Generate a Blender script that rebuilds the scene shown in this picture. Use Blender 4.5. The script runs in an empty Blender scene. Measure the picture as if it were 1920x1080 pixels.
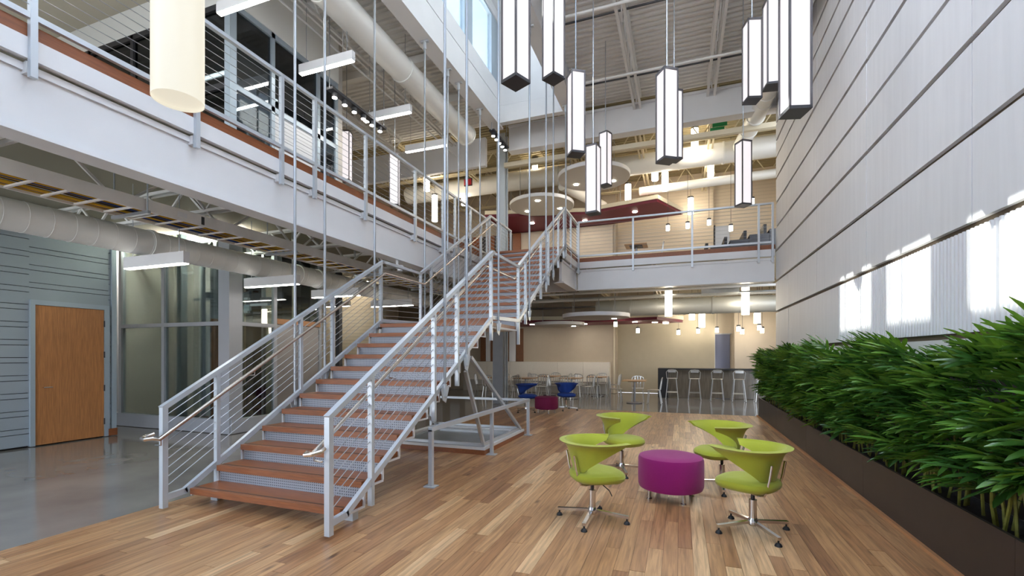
import bpy, math, random
from mathutils import Vector, Matrix
random.seed(7)
S = bpy.context.scene
COL = S.collection
PI = math.pi

# ---------------------------------------------------------------- camera, sky, sun, exposure
cam_d = bpy.data.cameras.new('camera'); cam = bpy.data.objects.new('camera', cam_d); COL.objects.link(cam)
cam_d.sensor_fit = 'HORIZONTAL'; cam_d.sensor_width = 36.0; cam_d.lens = 862.0*36/1920
cam_d.shift_y = 125.0/1920; cam_d.clip_start = 0.05; cam_d.clip_end = 300
cam.location = (0, 0, 1.6); cam.rotation_euler = (PI/2, 0, math.atan(315/862.0))
S.camera = cam
S.view_settings.view_transform = 'Standard'; S.view_settings.look = 'None'
S.view_settings.gamma = 1.0; S.view_settings.use_curve_mapping = False
S.view_settings.exposure = 1.12
S.cycles.use_denoising = True
S.cycles.max_bounces = 7; S.cycles.diffuse_bounces = 4; S.cycles.glossy_bounces = 3
S.cycles.transmission_bounces = 4; S.cycles.transparent_max_bounces = 10
S.cycles.sample_clamp_indirect = 6.0; S.cycles.caustics_reflective = False; S.cycles.caustics_refractive = False

W = bpy.data.worlds.new('sky'); S.world = W; W.use_nodes = True
nt = W.node_tree; nt.nodes.clear()
wo = nt.nodes.new('ShaderNodeOutputWorld'); wb = nt.nodes.new('ShaderNodeBackground')
tc = nt.nodes.new('ShaderNodeTexCoord'); sp = nt.nodes.new('ShaderNodeSeparateXYZ'); cr = nt.nodes.new('ShaderNodeValToRGB')
nt.links.new(tc.outputs['Generated'], sp.inputs[0]); nt.links.new(sp.outputs['Z'], cr.inputs[0])
cr.color_ramp.elements[0].position = 0.0; cr.color_ramp.elements[0].color = (0.90, 0.95, 1.0, 1)
cr.color_ramp.elements[1].position = 0.7; cr.color_ramp.elements[1].color = (0.46, 0.66, 1.0, 1)
nt.links.new(cr.outputs[0], wb.inputs[0]); wb.inputs[1].default_value = 2.6
nt.links.new(wb.outputs[0], wo.inputs[0])

sun_d = bpy.data.lights.new('sun', 'SUN'); sun_d.energy = 20; sun_d.angle = 0.009; sun_d.color = (1, 0.95, 0.87)
sun = bpy.data.objects.new('sun', sun_d); COL.objects.link(sun)
sun.rotation_euler = Vector((7.22, -3.4, -7.41)).to_track_quat('-Z', 'Y').to_euler(); sun.location = (-12, 12, 16)

# ---------------------------------------------------------------- helpers
class MB:
    def __init__(s): s.v = []; s.f = []
    def quad(s, a, b, c, d):
        n = len(s.v); s.v += [tuple(a), tuple(b), tuple(c), tuple(d)]; s.f.append((n, n+1, n+2, n+3)); return s
    def box(s, x0, x1, y0, y1, z0, z1):
        n = len(s.v)
        s.v += [(x0,y0,z0),(x1,y0,z0),(x1,y1,z0),(x0,y1,z0),(x0,y0,z1),(x1,y0,z1),(x1,y1,z1),(x0,y1,z1)]
        s.f += [(n,n+3,n+2,n+1),(n+4,n+5,n+6,n+7),(n,n+1,n+5,n+4),(n+1,n+2,n+6,n+5),(n+2,n+3,n+7,n+6),(n+3,n,n+4,n+7)]
        return s
    def bar(s, p, q, w, h=None, up=(0,0,1)):
        p = Vector(p); q = Vector(q); h = w if h is None else h
        d = (q-p).normalized(); u = Vector(up)
        if abs(d.dot(u)) > 0.98: u = Vector((0,1,0))
        a = d.cross(u).normalized(); b = a.cross(d).normalized(); a = a*(w/2); b = b*(h/2)
        n = len(s.v)
        for c in (p, q): s.v += [tuple(c-a-b), tuple(c+a-b), tuple(c+a+b), tuple(c-a+b)]
        s.f += [(n,n+1,n+2,n+3),(n+7,n+6,n+5,n+4),(n,n+4,n+5,n+1),(n+1,n+5,n+6,n+2),(n+2,n+6,n+7,n+3),(n+3,n+7,n+4,n)]
        return s
    def tube(s, pts, r, n=8, cap=True, rs=None):
        pts = [Vector(p) for p in pts]; m = len(pts); base = len(s.v); prev = None
        for i, p in enumerate(pts):
            d = (pts[min(i+1,m-1)]-pts[max(i-1,0)]).normalized()
            if prev is None:
                u = Vector((0,0,1)) if abs(d.z) < 0.9 else Vector((1,0,0))
                a = d.cross(u).normalized()
            else:
                a = (prev-d*prev.dot(d)).normalized()
            prev = a; b = d.cross(a); rr = rs[i] if rs else r
            for k in range(n):
                t = 2*PI*k/n; s.v.append(tuple(p+a*(rr*math.cos(t))+b*(rr*math.sin(t))))
        for i in range(m-1):
            for k in range(n):
                k2 = (k+1) % n
                s.f.append((base+i*n+k, base+i*n+k2, base+(i+1)*n+k2, base+(i+1)*n+k))
        if cap:
            s.f.append(tuple(base+k for k in range(n))[::-1]); s.f.append(tuple(base+(m-1)*n+k for k in range(n)))
        return s
    def lathe(s, prof, n=24, c=(0,0,0), cap=True):
        prof = [q for q in prof if q[0] > 1e-6]; base = len(s.v); m = len(prof)
        for r, z in prof:
            for k in range(n):
                t = 2*PI*k/n; s.v.append((c[0]+r*math.cos(t), c[1]+r*math.sin(t), c[2]+z))
        for i in range(m-1):
            for k in range(n):
                k2 = (k+1) % n
                s.f.append((base+i*n+k, base+i*n+k2, base+(i+1)*n+k2, base+(i+1)*n+k))
        if cap: s.f.append(tuple(base+k for k in range(n))[::-1]); s.f.append(tuple(base+(m-1)*n+k for k in range(n)))
        return s
    def prism(s, poly, z0, z1):
        n = len(s.v); m = len(poly)
        s.v += [(x,y,z0) for x,y in poly]+[(x,y,z1) for x,y in poly]
        s.f.append(tuple(range(n+m-1, n-1, -1))); s.f.append(tuple(range(n+m, n+2*m)))
        for i in range(m):
            j = (i+1) % m; s.f.append((n+i, n+j, n+m+j, n+m+i))
        return s
    def plate_x(s, x0, x1, poly):
        n = len(s.v); m = len(poly)
        s.v += [(x0,y,z) for y,z in poly]+[(x1,y,z) for y,z in poly]
        s.f.append(tuple(range(n+m-1, n-1, -1))); s.f.append(tuple(range(n+m, n+2*m)))
        for i in range(m):
            j = (i+1) % m; s.f.append((n+i, n+j, n+m+j, n+m+i))
        return s
    def grid(s, rows, closed=False):
        base = len(s.v); m = len(rows[0])
        for r in rows: s.v += [tuple(p) for p in r]
        for i in range(len(rows)-1):
            for k in range(m-1+(1 if closed else 0)):
                k2 = (k+1) % m
                s.f.append((base+i*m+k, base+i*m+k2, base+(i+1)*m+k2, base+(i+1)*m+k))
        return s
    def mesh(s, name, off=(0,0,0), smooth=False):
        me = bpy.data.meshes.new(name)
        ox, oy, oz = off
        me.from_pydata([(x-ox, y-oy, z-oz) for x,y,z in s.v], [], s.f); me.update()
        if smooth:
            me.shade_smooth(); me.set_sharp_from_angle(angle=math.radians(38))
        return me

def props(o, label=None, cat=None, group=None, kind=None):
    if label: o['label'] = label
    if cat: o['category'] = cat
    if group: o['group'] = group
    if kind: o['kind'] = kind
    return o
def thing(name, label, cat, loc=(0,0,0), rz=0, group=None, kind=None):
    o = bpy.data.objects.new(name, None); COL.objects.link(o); o.empty_display_size = 0.1
    o.location = loc; o.rotation_euler = (0,0,rz)
    return props(o, label, cat, group, kind)
def absloc(o):
    v = Vector((0,0,0))
    while o is not None: v += o.location; o = o.parent
    return v
def part(root, name, mb, mat, smooth=False, label=None, kind=None):
    """a mesh child; the builder gives its vertices in scene coordinates (roots unrotated while building)"""
    me = mb.mesh(name, absloc(root), smooth) if isinstance(mb, MB) else mb
    o = bpy.data.objects.new(name, me); COL.objects.link(o); o.parent = root
    if mat and not (me.materials and len(me.materials)): me.materials.append(M[mat])
    return props(o, label, kind=kind)
def lone(name, mb, mat, label, cat, group=None, kind=None, smooth=False, loc=(0,0,0)):
    me = mb.mesh(name, loc, smooth); me.materials.append(M[mat])
    o = bpy.data.objects.new(name, me); COL.objects.link(o); o.location = loc
    return props(o, label, cat, group, kind)
def dup(root, loc, rz=0, label=None, sc=None):
    r = root.copy(); COL.objects.link(r); r.location = loc; r.rotation_euler = (0,0,rz)
    if sc: r.scale = sc
    if label: r['label'] = label
    for ch in list(root.children):
        c = ch.copy(); COL.objects.link(c); c.parent = r
        for g in list(ch.children):
            d = g.copy(); COL.objects.link(d); d.parent = c
    return r

# ---------------------------------------------------------------- materials
M = {}
def mat(name, col, rough=0.5, metal=0.0, noise=0.0, scale=4.0, stretch=(1,1,1), bump=0.0, spec=0.5, coat=0.0, col2=None, sheen=0.0):
    m = bpy.data.materials.new(name); m.use_nodes = True; M[name] = m
    n = m.node_tree.nodes; l = m.node_tree.links; b = n['Principled BSDF']
    b.inputs['Base Color'].default_value = (*col, 1); b.inputs['Roughness'].default_value = rough
    b.inputs['Metallic'].default_value = metal; b.inputs['Specular IOR Level'].default_value = spec
    if coat: b.inputs['Coat Weight'].default_value = coat; b.inputs['Coat Roughness'].default_value = 0.12
    if sheen: b.inputs['Sheen Weight'].default_value = sheen
    if noise or bump:
        g = n.new('ShaderNodeTexCoord'); mp = n.new('ShaderNodeMapping'); mp.inputs['Scale'].default_value = stretch
        t = n.new('ShaderNodeTexNoise'); t.inputs['Scale'].default_value = scale; t.inputs['Detail'].default_value = 6
        l.new(g.outputs['Object'], mp.inputs[0]); l.new(mp.outputs[0], t.inputs['Vector'])
        if noise:
            mx = n.new('ShaderNodeMix'); mx.data_type = 'RGBA'
            c2 = col2 or tuple(c*(1-noise) for c in col)
            rp = n.new('ShaderNodeValToRGB'); rp.color_ramp.elements[0].position = 0.32; rp.color_ramp.elements[1].position = 0.68
            l.new(t.outputs['Fac'], rp.inputs[0]); l.new(rp.outputs[0], mx.inputs[0])
            mx.inputs[6].default_value = (*c2, 1); mx.inputs[7].default_value = (*col, 1)
            l.new(mx.outputs[2], b.inputs['Base Color'])
        if bump:
            bp = n.new('ShaderNodeBump'); bp.inputs['Strength'].default_value = bump; bp.inputs['Distance'].default_value = 0.01
            l.new(t.outputs['Fac'], bp.inputs['Height']); l.new(bp.outputs[0], b.inputs['Normal'])
    return m
def emis(name, col, strength):
    m = bpy.data.materials.new(name); m.use_nodes = True; M[name] = m
    b = m.node_tree.nodes['Principled BSDF']
    b.inputs['Base Color'].default_value = (0.8,0.8,0.8,1); b.inputs['Roughness'].default_value = 0.4
    b.inputs['Emission Color'].default_value = (*col,1); b.inputs['Emission Strength'].default_value = strength
def glass(name, tint, refl, rough=0.02):
    m = bpy.data.materials.new(name); m.use_nodes = True; M[name] = m
    n = m.node_tree.nodes; l = m.node_tree.links; n.clear()
    o = n.new('ShaderNodeOutputMaterial'); t = n.new('ShaderNodeBsdfTransparent'); g = n.new('ShaderNodeBsdfGlossy')
    t.inputs[0].default_value = (*tint,1); g.inputs['Roughness'].default_value = rough
    lw = n.new('ShaderNodeLayerWeight'); lw.inputs[0].default_value = 0.25
    mr = n.new('ShaderNodeMapRange'); mr.inputs['To Min'].default_value = refl; mr.inputs['To Max'].default_value = 0.8
    mx = n.new('ShaderNodeMixShader')
    l.new(lw.outputs['Fresnel'], mr.inputs[0]); l.new(mr.outputs[0], mx.inputs[0])
    l.new(t.outputs[0], mx.inputs[1]); l.new(g.outputs[0], mx.inputs[2]); l.new(mx.outputs[0], o.inputs[0])

mat('white_paint', (0.80,0.80,0.81), 0.45, noise=0.04, scale=2)
mat('rail_paint', (0.56,0.60,0.64), 0.32, metal=0.25)
mat('rod_steel', (0.40,0.42,0.45), 0.35, metal=0.6)
mat('steel_grey', (0.22,0.23,0.26), 0.5, noise=0.1)
mat('column_blue', (0.52,0.58,0.63), 0.45)
mat('frame_grey', (0.44,0.46,0.50), 0.42, metal=0.3)
mat('frame_blue', (0.42,0.50,0.57), 0.42, metal=0.3)
mat('dark_metal', (0.06,0.06,0.065), 0.4, metal=0.4)
mat('black', (0.012,0.012,0.014), 0.5)
mat('chrome', (0.75,0.76,0.78), 0.14, metal=1.0)
mat('chair_steel', (0.55,0.545,0.53), 0.3, metal=0.9)
mat('brushed_steel', (0.36,0.36,0.38), 0.36, metal=1.0, noise=0.1, scale=30, stretch=(1,1,12))
mat('handrail_steel', (0.78,0.72,0.66), 0.22, metal=1.0)
mat('tread_wood', (0.34,0.104,0.028), 0.38, noise=0.35, scale=9, stretch=(0.6,7,7))
mat('tread_dark', (0.10,0.05,0.03), 0.6)
mat('fascia_wood', (0.30,0.092,0.028), 0.42, noise=0.3, scale=8, stretch=(3,0.5,6))
mat('door_wood', (0.56,0.24,0.085), 0.4, noise=0.3, scale=10, stretch=(6,6,0.4))
mat('panel_wood', (0.25,0.105,0.045), 0.5, noise=0.35, scale=9, stretch=(8,8,0.8))
mat('bar_front', (0.20,0.165,0.12), 0.25, noise=0.35, scale=5, stretch=(5,1,0.5))
mat('table_wood', (0.55,0.33,0.16), 0.35, noise=0.2, scale=8, stretch=(1,6,6))
mat('bounce_floor', (0.58,0.54,0.48), 0.4, noise=0.1)
mat('concrete', (0.30,0.275,0.245), 0.10, noise=0.28, scale=1.2, spec=0.7)
mat('wall_panel', (0.78,0.775,0.78), 0.6, noise=0.06, scale=3.0, stretch=(4,4,0.35))
mat('reveal', (0.15,0.112,0.075), 0.7)
mat('deck_paint', (0.80,0.78,0.75), 0.6)
mat('joist_paint', (0.82,0.81,0.79), 0.5)
mat('dark_deck', (0.34,0.31,0.23), 0.7)
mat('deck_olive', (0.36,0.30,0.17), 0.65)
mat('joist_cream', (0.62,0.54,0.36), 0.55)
mat('duct_white', (0.88,0.88,0.85), 0.45, metal=0.1)
mat('duct_dull', (0.50,0.51,0.48), 0.42, metal=0.35)
mat('duct_galv', (0.58,0.60,0.60), 0.3, metal=0.85, noise=0.15, scale=6)
mat('beige_wall', (0.66,0.575,0.46), 0.75, noise=0.04)
mat('taupe_wall', (0.50,0.43,0.335), 0.75, noise=0.04)
mat('olive_wall', (0.48,0.43,0.325), 0.75, noise=0.04)
mat('siding_warm', (0.66,0.60,0.47), 0.6)
mat('cream_trim', (0.72,0.65,0.50), 0.6)
mat('cream_vinyl', (0.84,0.78,0.68), 0.5, noise=0.05, scale=20)
mat('grey_base', (0.42,0.39,0.34), 0.6)
mat('blue_door', (0.15,0.17,0.27), 0.5)
mat('siding_blue', (0.36,0.42,0.47), 0.45, metal=0.2)
mat('maroon', (0.150,0.012,0.030), 0.55)
mat('disc_grey', (0.55,0.52,0.48), 0.7)
mat('tray_alu', (0.88,0.85,0.82), 0.35, metal=0.25, noise=0.12, scale=3)
mat('cable_yellow', (0.62,0.36,0.02), 0.5)
mat('cable_blue', (0.02,0.06,0.26), 0.5)
mat('lantern_frame', (0.13,0.12,0.125), 0.4, metal=0.4)
mat('lime_fabric', (0.42,0.45,0.028), 0.85, noise=0.12, scale=260, bump=0.25, sheen=0.25)
mat('magenta_fabric', (0.33,0.003,0.155), 0.9, noise=0.2, scale=240, bump=0.25, sheen=0.2)
mat('plum_fabric', (0.19,0.008,0.06), 0.9, noise=0.15, scale=200, bump=0.2)
mat('blue_fabric', (0.010,0.05,0.28), 0.85, noise=0.15, scale=200, bump=0.2)
mat('planter_brown', (0.045,0.034,0.030), 0.45, noise=0.25, scale=3)
mat('soil', (0.02,0.018,0.02), 0.9, noise=0.5, scale=40, bump=1.0)
mat('stem_green', (0.30,0.30,0.05), 0.6, noise=0.4, scale=20)
mat('trim_orange', (0.55,0.27,0.12), 0.45)
mat('stone_outside', (0.42,0.41,0.39), 0.8, noise=0.15)
mat('sign_red', (0.75,0.02,0.04), 0.5)
mat('sign_green', (0.01,0.25,0.08), 0.5)
mat('plinth_grey', (0.33,0.36,0.39), 0.12, noise=0.1, spec=0.6)
mat('soffit_beige', (0.58,0.54,0.44), 0.7)
mat('curtain_light', (0.72,0.70,0.66), 0.7)
emis('lamp_white', (1.0,0.93,0.94), 0.40); M['lamp_white'].node_tree.nodes['Principled BSDF'].inputs['Base Color'].default_value = (0.22,0.21,0.22,1)
emis('lamp_warm', (1.0,0.88,0.70), 9.0)
emis('lamp_linear', (1.0,0.955,0.88), 11.0)
emis('lamp_spot', (1.0,0.92,0.8), 45.0)
emis('lamp_cream', (1.0,0.93,0.76), 0.33); M['lamp_cream'].node_tree.nodes['Principled BSDF'].inputs['Base Color'].default_value = (0.25,0.24,0.2,1)
def translucent(name, col):
    m = bpy.data.materials.new(name); m.use_nodes = True; M[name] = m
    n = m.node_tree.nodes; l = m.node_tree.links; n.clear()
    o = n.new('ShaderNodeOutputMaterial'); t = n.new('ShaderNodeBsdfTranslucent'); t.inputs[0].default_value = (*col,1); l.new(t.outputs[0], o.inputs[0])
translucent('kalwall', (0.80,0.83,0.86))  # translucent sheet for the added roof panels
glass('clear_glass', (0.93,0.97,0.98), 0.03)
glass('shaft_glass', (0.78,0.86,0.85), 0.06)
glass('dark_glass', (0.38,0.43,0.46), 0.07)

def leaf_mat(name, col, col2):
    m = mat(name, col, 0.25, noise=0.1, scale=12, col2=col2)
    n = m.node_tree.nodes; l = m.node_tree.links; b = n['Principled BSDF']
    b.inputs['Specular IOR Level'].default_value = 0.6
    b.inputs['Transmission Weight'].default_value = 0.0
    o = n['Material Output']; t = n.new('ShaderNodeBsdfTranslucent'); t.inputs[0].default_value = (col[0]*1.4, col[1]*1.3, col[2]*0.6, 1)
    mx = n.new('ShaderNodeMixShader'); mx.inputs[0].default_value = 0.18
    l.new(b.outputs[0], mx.inputs[1]); l.new(t.outputs[0], mx.inputs[2]); l.new(mx.outputs[0], o.inputs[0])
leaf_mat('leaf_a', (0.085,0.225,0.036), (0.058,0.165,0.028))
leaf_mat('leaf_b', (0.15,0.32,0.046), (0.095,0.23,0.034))
leaf_mat('leaf_c', (0.055,0.155,0.030), (0.038,0.115,0.024))

def riser_mat():
    m = mat('riser_perforated', (0.36,0.385,0.43), 0.42, metal=0.2)
    n = m.node_tree.nodes; l = m.node_tree.links; b = n['Principled BSDF']
    g = n.new('ShaderNodeTexCoord'); s = n.new('ShaderNodeSeparateXYZ'); l.new(g.outputs['Object'], s.inputs[0])
    sq = []
    for ax in ('X', 'Z'):
        k = n.new('ShaderNodeMath'); k.operation = 'MULTIPLY'; k.inputs[1].default_value = 1/0.027; l.new(s.outputs[ax], k.inputs[0])
        f = n.new('ShaderNodeMath'); f.operation = 'FRACT'; l.new(k.outputs[0], f.inputs[0])
        d = n.new('ShaderNodeMath'); d.operation = 'SUBTRACT'; d.inputs[1].default_value = 0.5; l.new(f.outputs[0], d.inputs[0])
        p = n.new('ShaderNodeMath'); p.operation = 'MULTIPLY'; l.new(d.outputs[0], p.inputs[0]); l.new(d.outputs[0], p.inputs[1]); sq.append(p)
    a = n.new('ShaderNodeMath'); l.new(sq[0].outputs[0], a.inputs[0]); l.new(sq[1].outputs[0], a.inputs[1])
    c = n.new('ShaderNodeMath'); c.operation = 'LESS_THAN'; c.inputs[1].default_value = 0.075; l.new(a.outputs[0], c.inputs[0])
    mx = n.new('ShaderNodeMix'); mx.data_type = 'RGBA'; l.new(c.outputs[0], mx.inputs[0])
    mx.inputs[6].default_value = (0.36,0.385,0.43,1); mx.inputs[7].default_value = (0.10,0.10,0.12,1)
    l.new(mx.outputs[2], b.inputs['Base Color'])
riser_mat()

def plank_mat():
    m = mat('floor_oak', (0.4,0.22,0.11), 0.33); n = m.node_tree.nodes; l = m.node_tree.links; b = n['Principled BSDF']
    at = n.new('ShaderNodeAttribute'); at.attribute_name = 'tint'
    rp = n.new('ShaderNodeValToRGB'); e = rp.color_ramp.elements
    e[0].position = 0.0; e[0].color = (0.27,0.125,0.060,1); e[1].position = 1.0; e[1].color = (0.70,0.46,0.25,1)
    for p, c in ((0.2,(0.36,0.175,0.078,1)), (0.45,(0.45,0.238,0.108,1)), (0.75,(0.53,0.30,0.142,1)), (0.9,(0.60,0.36,0.175,1))):
        q = e.new(p); q.color = c
    l.new(at.outputs['Fac'], rp.inputs[0])
    g = n.new('ShaderNodeNewGeometry'); mp = n.new('ShaderNodeMapping'); mp.inputs['Scale'].default_value = (24,1.3,1)
    ad = n.new('ShaderNodeVectorMath'); ad.operation = 'ADD'; l.new(g.outputs['Position'], ad.inputs[0])
    cb = n.new('ShaderNodeCombineXYZ'); ml = n.new('ShaderNodeMath'); ml.operation = 'MULTIPLY'; ml.inputs[1].default_value = 37
    l.new(at.outputs['Fac'], ml.inputs[0]); l.new(ml.outputs[0], cb.inputs['Z']); l.new(cb.outputs[0], ad.inputs[1]); l.new(ad.outputs[0], mp.inputs[0])
    t = n.new('ShaderNodeTexNoise'); t.inputs['Scale'].default_value = 1.6; t.inputs['Detail'].default_value = 8; t.inputs['Distortion'].default_value = 0.6
    l.new(mp.outputs[0], t.inputs['Vector'])
    r2 = n.new('ShaderNodeValToRGB'); r2.color_ramp.elements[0].position = 0.3; r2.color_ramp.elements[0].color = (0.60,0.56,0.54,1)
    r2.color_ramp.elements[1].position = 0.62; r2.color_ramp.elements[1].color = (1.12,1.12,1.12,1); l.new(t.outputs['Fac'], r2.inputs[0])
    mx = n.new('ShaderNodeMix'); mx.data_type = 'RGBA'; mx.blend_type = 'MULTIPLY'; mx.inputs[0].default_value = 1
    l.new(rp.outputs[0], mx.inputs[6]); l.new(r2.outputs[0], mx.inputs[7])
    # dark knots
    mk = n.new('ShaderNodeMapping'); mk.inputs['Scale'].default_value = (7,2.2,1); l.new(ad.outputs[0], mk.inputs[0])
    vo = n.new('ShaderNodeTexVoronoi'); vo.inputs['Scale'].default_value = 0.55; l.new(mk.outputs[0], vo.inputs['Vector'])
    r3 = n.new('ShaderNodeValToRGB'); r3.color_ramp.elements[0].position = 0.03; r3.color_ramp.elements[0].color = (0.22,0.17,0.15,1)
    r3.color_ramp.elements[1].position = 0.11; r3.color_ramp.elements[1].color = (1,1,1,1); l.new(vo.outputs['Distance'], r3.inputs[0])
    m2 = n.new('ShaderNodeMix'); m2.data_type = 'RGBA'; m2.blend_type = 'MULTIPLY'; m2.inputs[0].default_value = 0.85
    l.new(mx.outputs[2], m2.inputs[6]); l.new(r3.outputs[0], m2.inputs[7]); l.new(m2.outputs[2], b.inputs['Base Color'])
plank_mat()

# ---------------------------------------------------------------- main dimensions
D = 4.45            # mezzanine deck level
WX = 2.32           # face of the panelled wall
BY = 13.45          # front edge of the rear mezzanine
LX = -5.26          # edge of the side mezzanine
DECK = 8.95         # roof deck
RIS, RUN, Y0 = 0.178, 0.30, 3.42

# ---------------------------------------------------------------- floors
lone('floor', MB().box(-17,6,-3,24,-0.2,-0.012), 'concrete', 'polished grey concrete floor slab', 'floor', kind='structure')
lone('ground', MB().box(-40,40,-60,-3,-0.25,-0.03), 'stone_outside', 'unseen ground outside, added to block sky light from below', 'ground', kind='structure')  # unseen plane added so no sky light enters from below the horizon
wf = lone('floor_timber', MB().box(-5.2,1.9,-1.0,13.42,-0.012,-0.004), 'tread_dark', 'wide oak plank floor set into the concrete', 'floor', kind='structure')
PW = 0.112
rows = int(round((1.9+5.2)/PW)); PW = 7.1/rows
pl = []
for i in range(rows):
    x = -5.2+i*PW; y = -1.0-random.random()*1.5
    while y < 13.42:
        L = random.choice((0.55,0.8,1.1,1.4,1.7,2.1,2.4)); y1 = min(y+L, 13.42); a = max(y, -1.0)
        if y1 > a+0.02: pl.append((x, a, y1))
        y = y+L
th = math.atan(315/862.0)
def score(p):
    x, a, b = p; x += PW/2; best = 0
    for y in (a, (a+b)/2, b):
        d = -x*math.sin(th)+y*math.cos(th); r = x*math.cos(th)+y*math.sin(th)
        if d > 3.2 and abs(r/d) < 1.16: best = max(best, (b-a)/d**2.6)
    return best
pl.sort(key=score, reverse=True)
def tint_mesh(name, items):
    mb = MB(); vals = []
    for x, a, b in items:
        h = random.uniform(-0.0006, 0.0006); g = 0.0011
        mb.box(x+g, x+PW-g, a+g, b-g, -0.004, h); vals += [min(1, max(0, random.betavariate(2.2,2.4) if random.random() > 0.08 else 0.97))]*6
    me = mb.mesh(name); at = me.attributes.new('tint', 'FLOAT', 'FACE')
    at.data.foreach_set('value', vals); me.materials.append(M['floor_oak']); return me
for p in pl[:300]: part(wf, 'plank', tint_mesh('plank', [p]), None)
part(wf, 'plank_field', tint_mesh('plank_field', pl[300:]), None, kind='stuff')
lone('trim_1', MB().box(1.868,1.899,-1,13.42,0,0.03), 'trim_orange', 'thin orange timber strip along foot of planter', 'trim', kind='structure')

# ---------------------------------------------------------------- right wall: panels with open joints
wr = lone('wall_right', MB().box(WX+0.05,WX+0.35,-2,BY,0,DECK+0.3), 'reveal', 'tall wall clad in pale grey panels with dark horizontal joints', 'wall', kind='structure')
zl = [1.765,2.70,3.49,4.27,4.87,5.49,6.12,6.66,7.08,7.53,8.05,8.6]
yj = [BY,12.0,9.67,7.33,4.99,2.65,0.31,-2]
for r in range(len(zl)-1):
    za, zb = zl[r]+0.028, zl[r+1]-0.028
    cols = yj if r else [BY,12.0,9.67,8.48,6.15,3.82,1.49,-2]
    for k in range(len(cols)-1):
        ya, yb = cols[k+1]+0.006, cols[k]-0.006
        mb = MB()
        if r == 0 and cols[k] <= 8.5:                       # ribbed panels above the planting
            nr = int((yb-ya)/0.062); pts = []
            for i in range(nr):
                q = ya+(yb-ya)*i/nr; w = (yb-ya)/nr
                pts += [(WX+0.016,q),(WX+0.016,q+w*0.45),(WX,q+w*0.52),(WX,q+w*0.93)]
            pts.append((WX+0.016,yb)); pts += [(WX+0.045,yb),(WX+0.045,ya)]
            mb.prism(pts[::-1], za, zb)
        else:
            mb.box(WX+random.uniform(-0.003,0.003), WX+0.045, ya, yb, za, zb)
        part(wr, 'panel', mb, 'wall_panel')
part(wr, 'base_panel', MB().box(WX+0.02,WX+0.05,-2,BY,0,1.74), 'white_paint')

# ---------------------------------------------------------------- roof deck (ribbed), with the light well left open
def ribbed(x0, x1, y0, y1, z, pitch=0.16, h=0.045):
    mb = MB(); y = y0; prof = []
    while y < y1:
        prof += [(y,z),(y+pitch*0.4,z),(y+pitch*0.5,z-h),(y+pitch*0.9,z-h)]; y += pitch
    prof.append((y1,z))
    return mb.grid([[(x0,a,b) for a,b in prof],[(x1,a,b) for a,b in prof]])
roof = [(-13,-5.12,-2.3,13.5),(-2.68,6,6.2,13.5),(-13,6,13.5,22),(-2.68,-2.2,-2.3,6.2),(1.9,6,-2.3,6.2),(-2.2,1.9,-2.3,0.2),(-5.12,-2.68,12.45,13.5),(-5.12,-2.68,-2.3,1.2)]
rb = MB()
for x0, x1, y0, y1 in roof: rb.box(x0,x1,y0,y1,DECK+0.03,DECK+0.2)
cl = lone('ceiling', rb, 'deck_paint', 'roof with ribbed metal deck painted off white', 'ceiling', kind='structure')
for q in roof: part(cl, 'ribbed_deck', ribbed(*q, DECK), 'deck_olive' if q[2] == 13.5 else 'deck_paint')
# unseen translucent roof panels and front wall, added to bring daylight from above
sk = thing('added_roof_light', 'unseen translucent roof panels added above the near bay for top light', 'roof light', (0,3,DECK), kind='structure')
for i in range(6):
    y = 0.2+i; part(sk, 'translucent_panel', MB().box(-2.2,1.9,y+0.02,y+0.98,DECK+0.1,DECK+0.12), 'kalwall'); part(sk, 'glazing_bar', MB().box(-2.2,1.9,y-0.03,y+0.03,DECK+0.05,DECK+0.18), 'white_paint')
lone('wall_front_added', MB().box(-5.3,2.7,-2.5,-2.3,0,6.0).box(-13,2.7,-2.5,-2.3,8.4,DECK+0.2), 'white_paint', 'unseen wall added behind the view, leaving a high opening for daylight', 'wall', kind='structure')  # unseen, added to cut frontal light and leave high openings

# light well over the stair, with the clerestory windows in its side
lw = thing('light_well', 'white roof light well above the hanging staircase', 'roof light', (-3.9,7,8.2), kind='structure')
WT = 11.4
part(lw, 'side_beam', MB().box(-5.1,-4.9,1.2,12.3,8.22,8.88).box(-5.2,-4.84,1.2,12.5,8.16,8.22), 'white_paint')
part(lw, 'side_curb', MB().box(-5.1,-4.9,1.2,12.3,8.90,9.37), 'white_paint')
part(lw, 'side_beam', MB().box(-2.9,-2.7,1.2,12.3,8.25,8.9).box(-2.98,-2.62,1.2,12.5,8.19,8.25), 'white_paint')
part(lw, 'side_curb', MB().box(-2.9,-2.7,1.2,12.3,8.9,WT), 'white_paint')
part(lw, 'end_wall', MB().box(-5.1,-2.7,12.3,12.45,8.75,WT), 'white_paint')
part(lw, 'end_beam', MB().box(-4.9,-2.9,12.27,12.45,8.25,8.73), 'white_paint')
part(lw, 'end_wall', MB().box(-5.1,-2.7,1.05,1.2,8.2,WT), 'white_paint')
part(lw, 'well_roof', MB().box(-5.2,-2.6,1.05,12.5,WT,WT+0.15), 'white_paint')
part(lw, 'window_head', MB().box(-5.1,-4.9,1.2,12.3,11.15,WT), 'white_paint')
panes = [(10.55,11.9),(8.98,10.2),(7.3,8.55),(5.7,6.95),(4.1,5.35),(2.5,3.75)]
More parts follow.
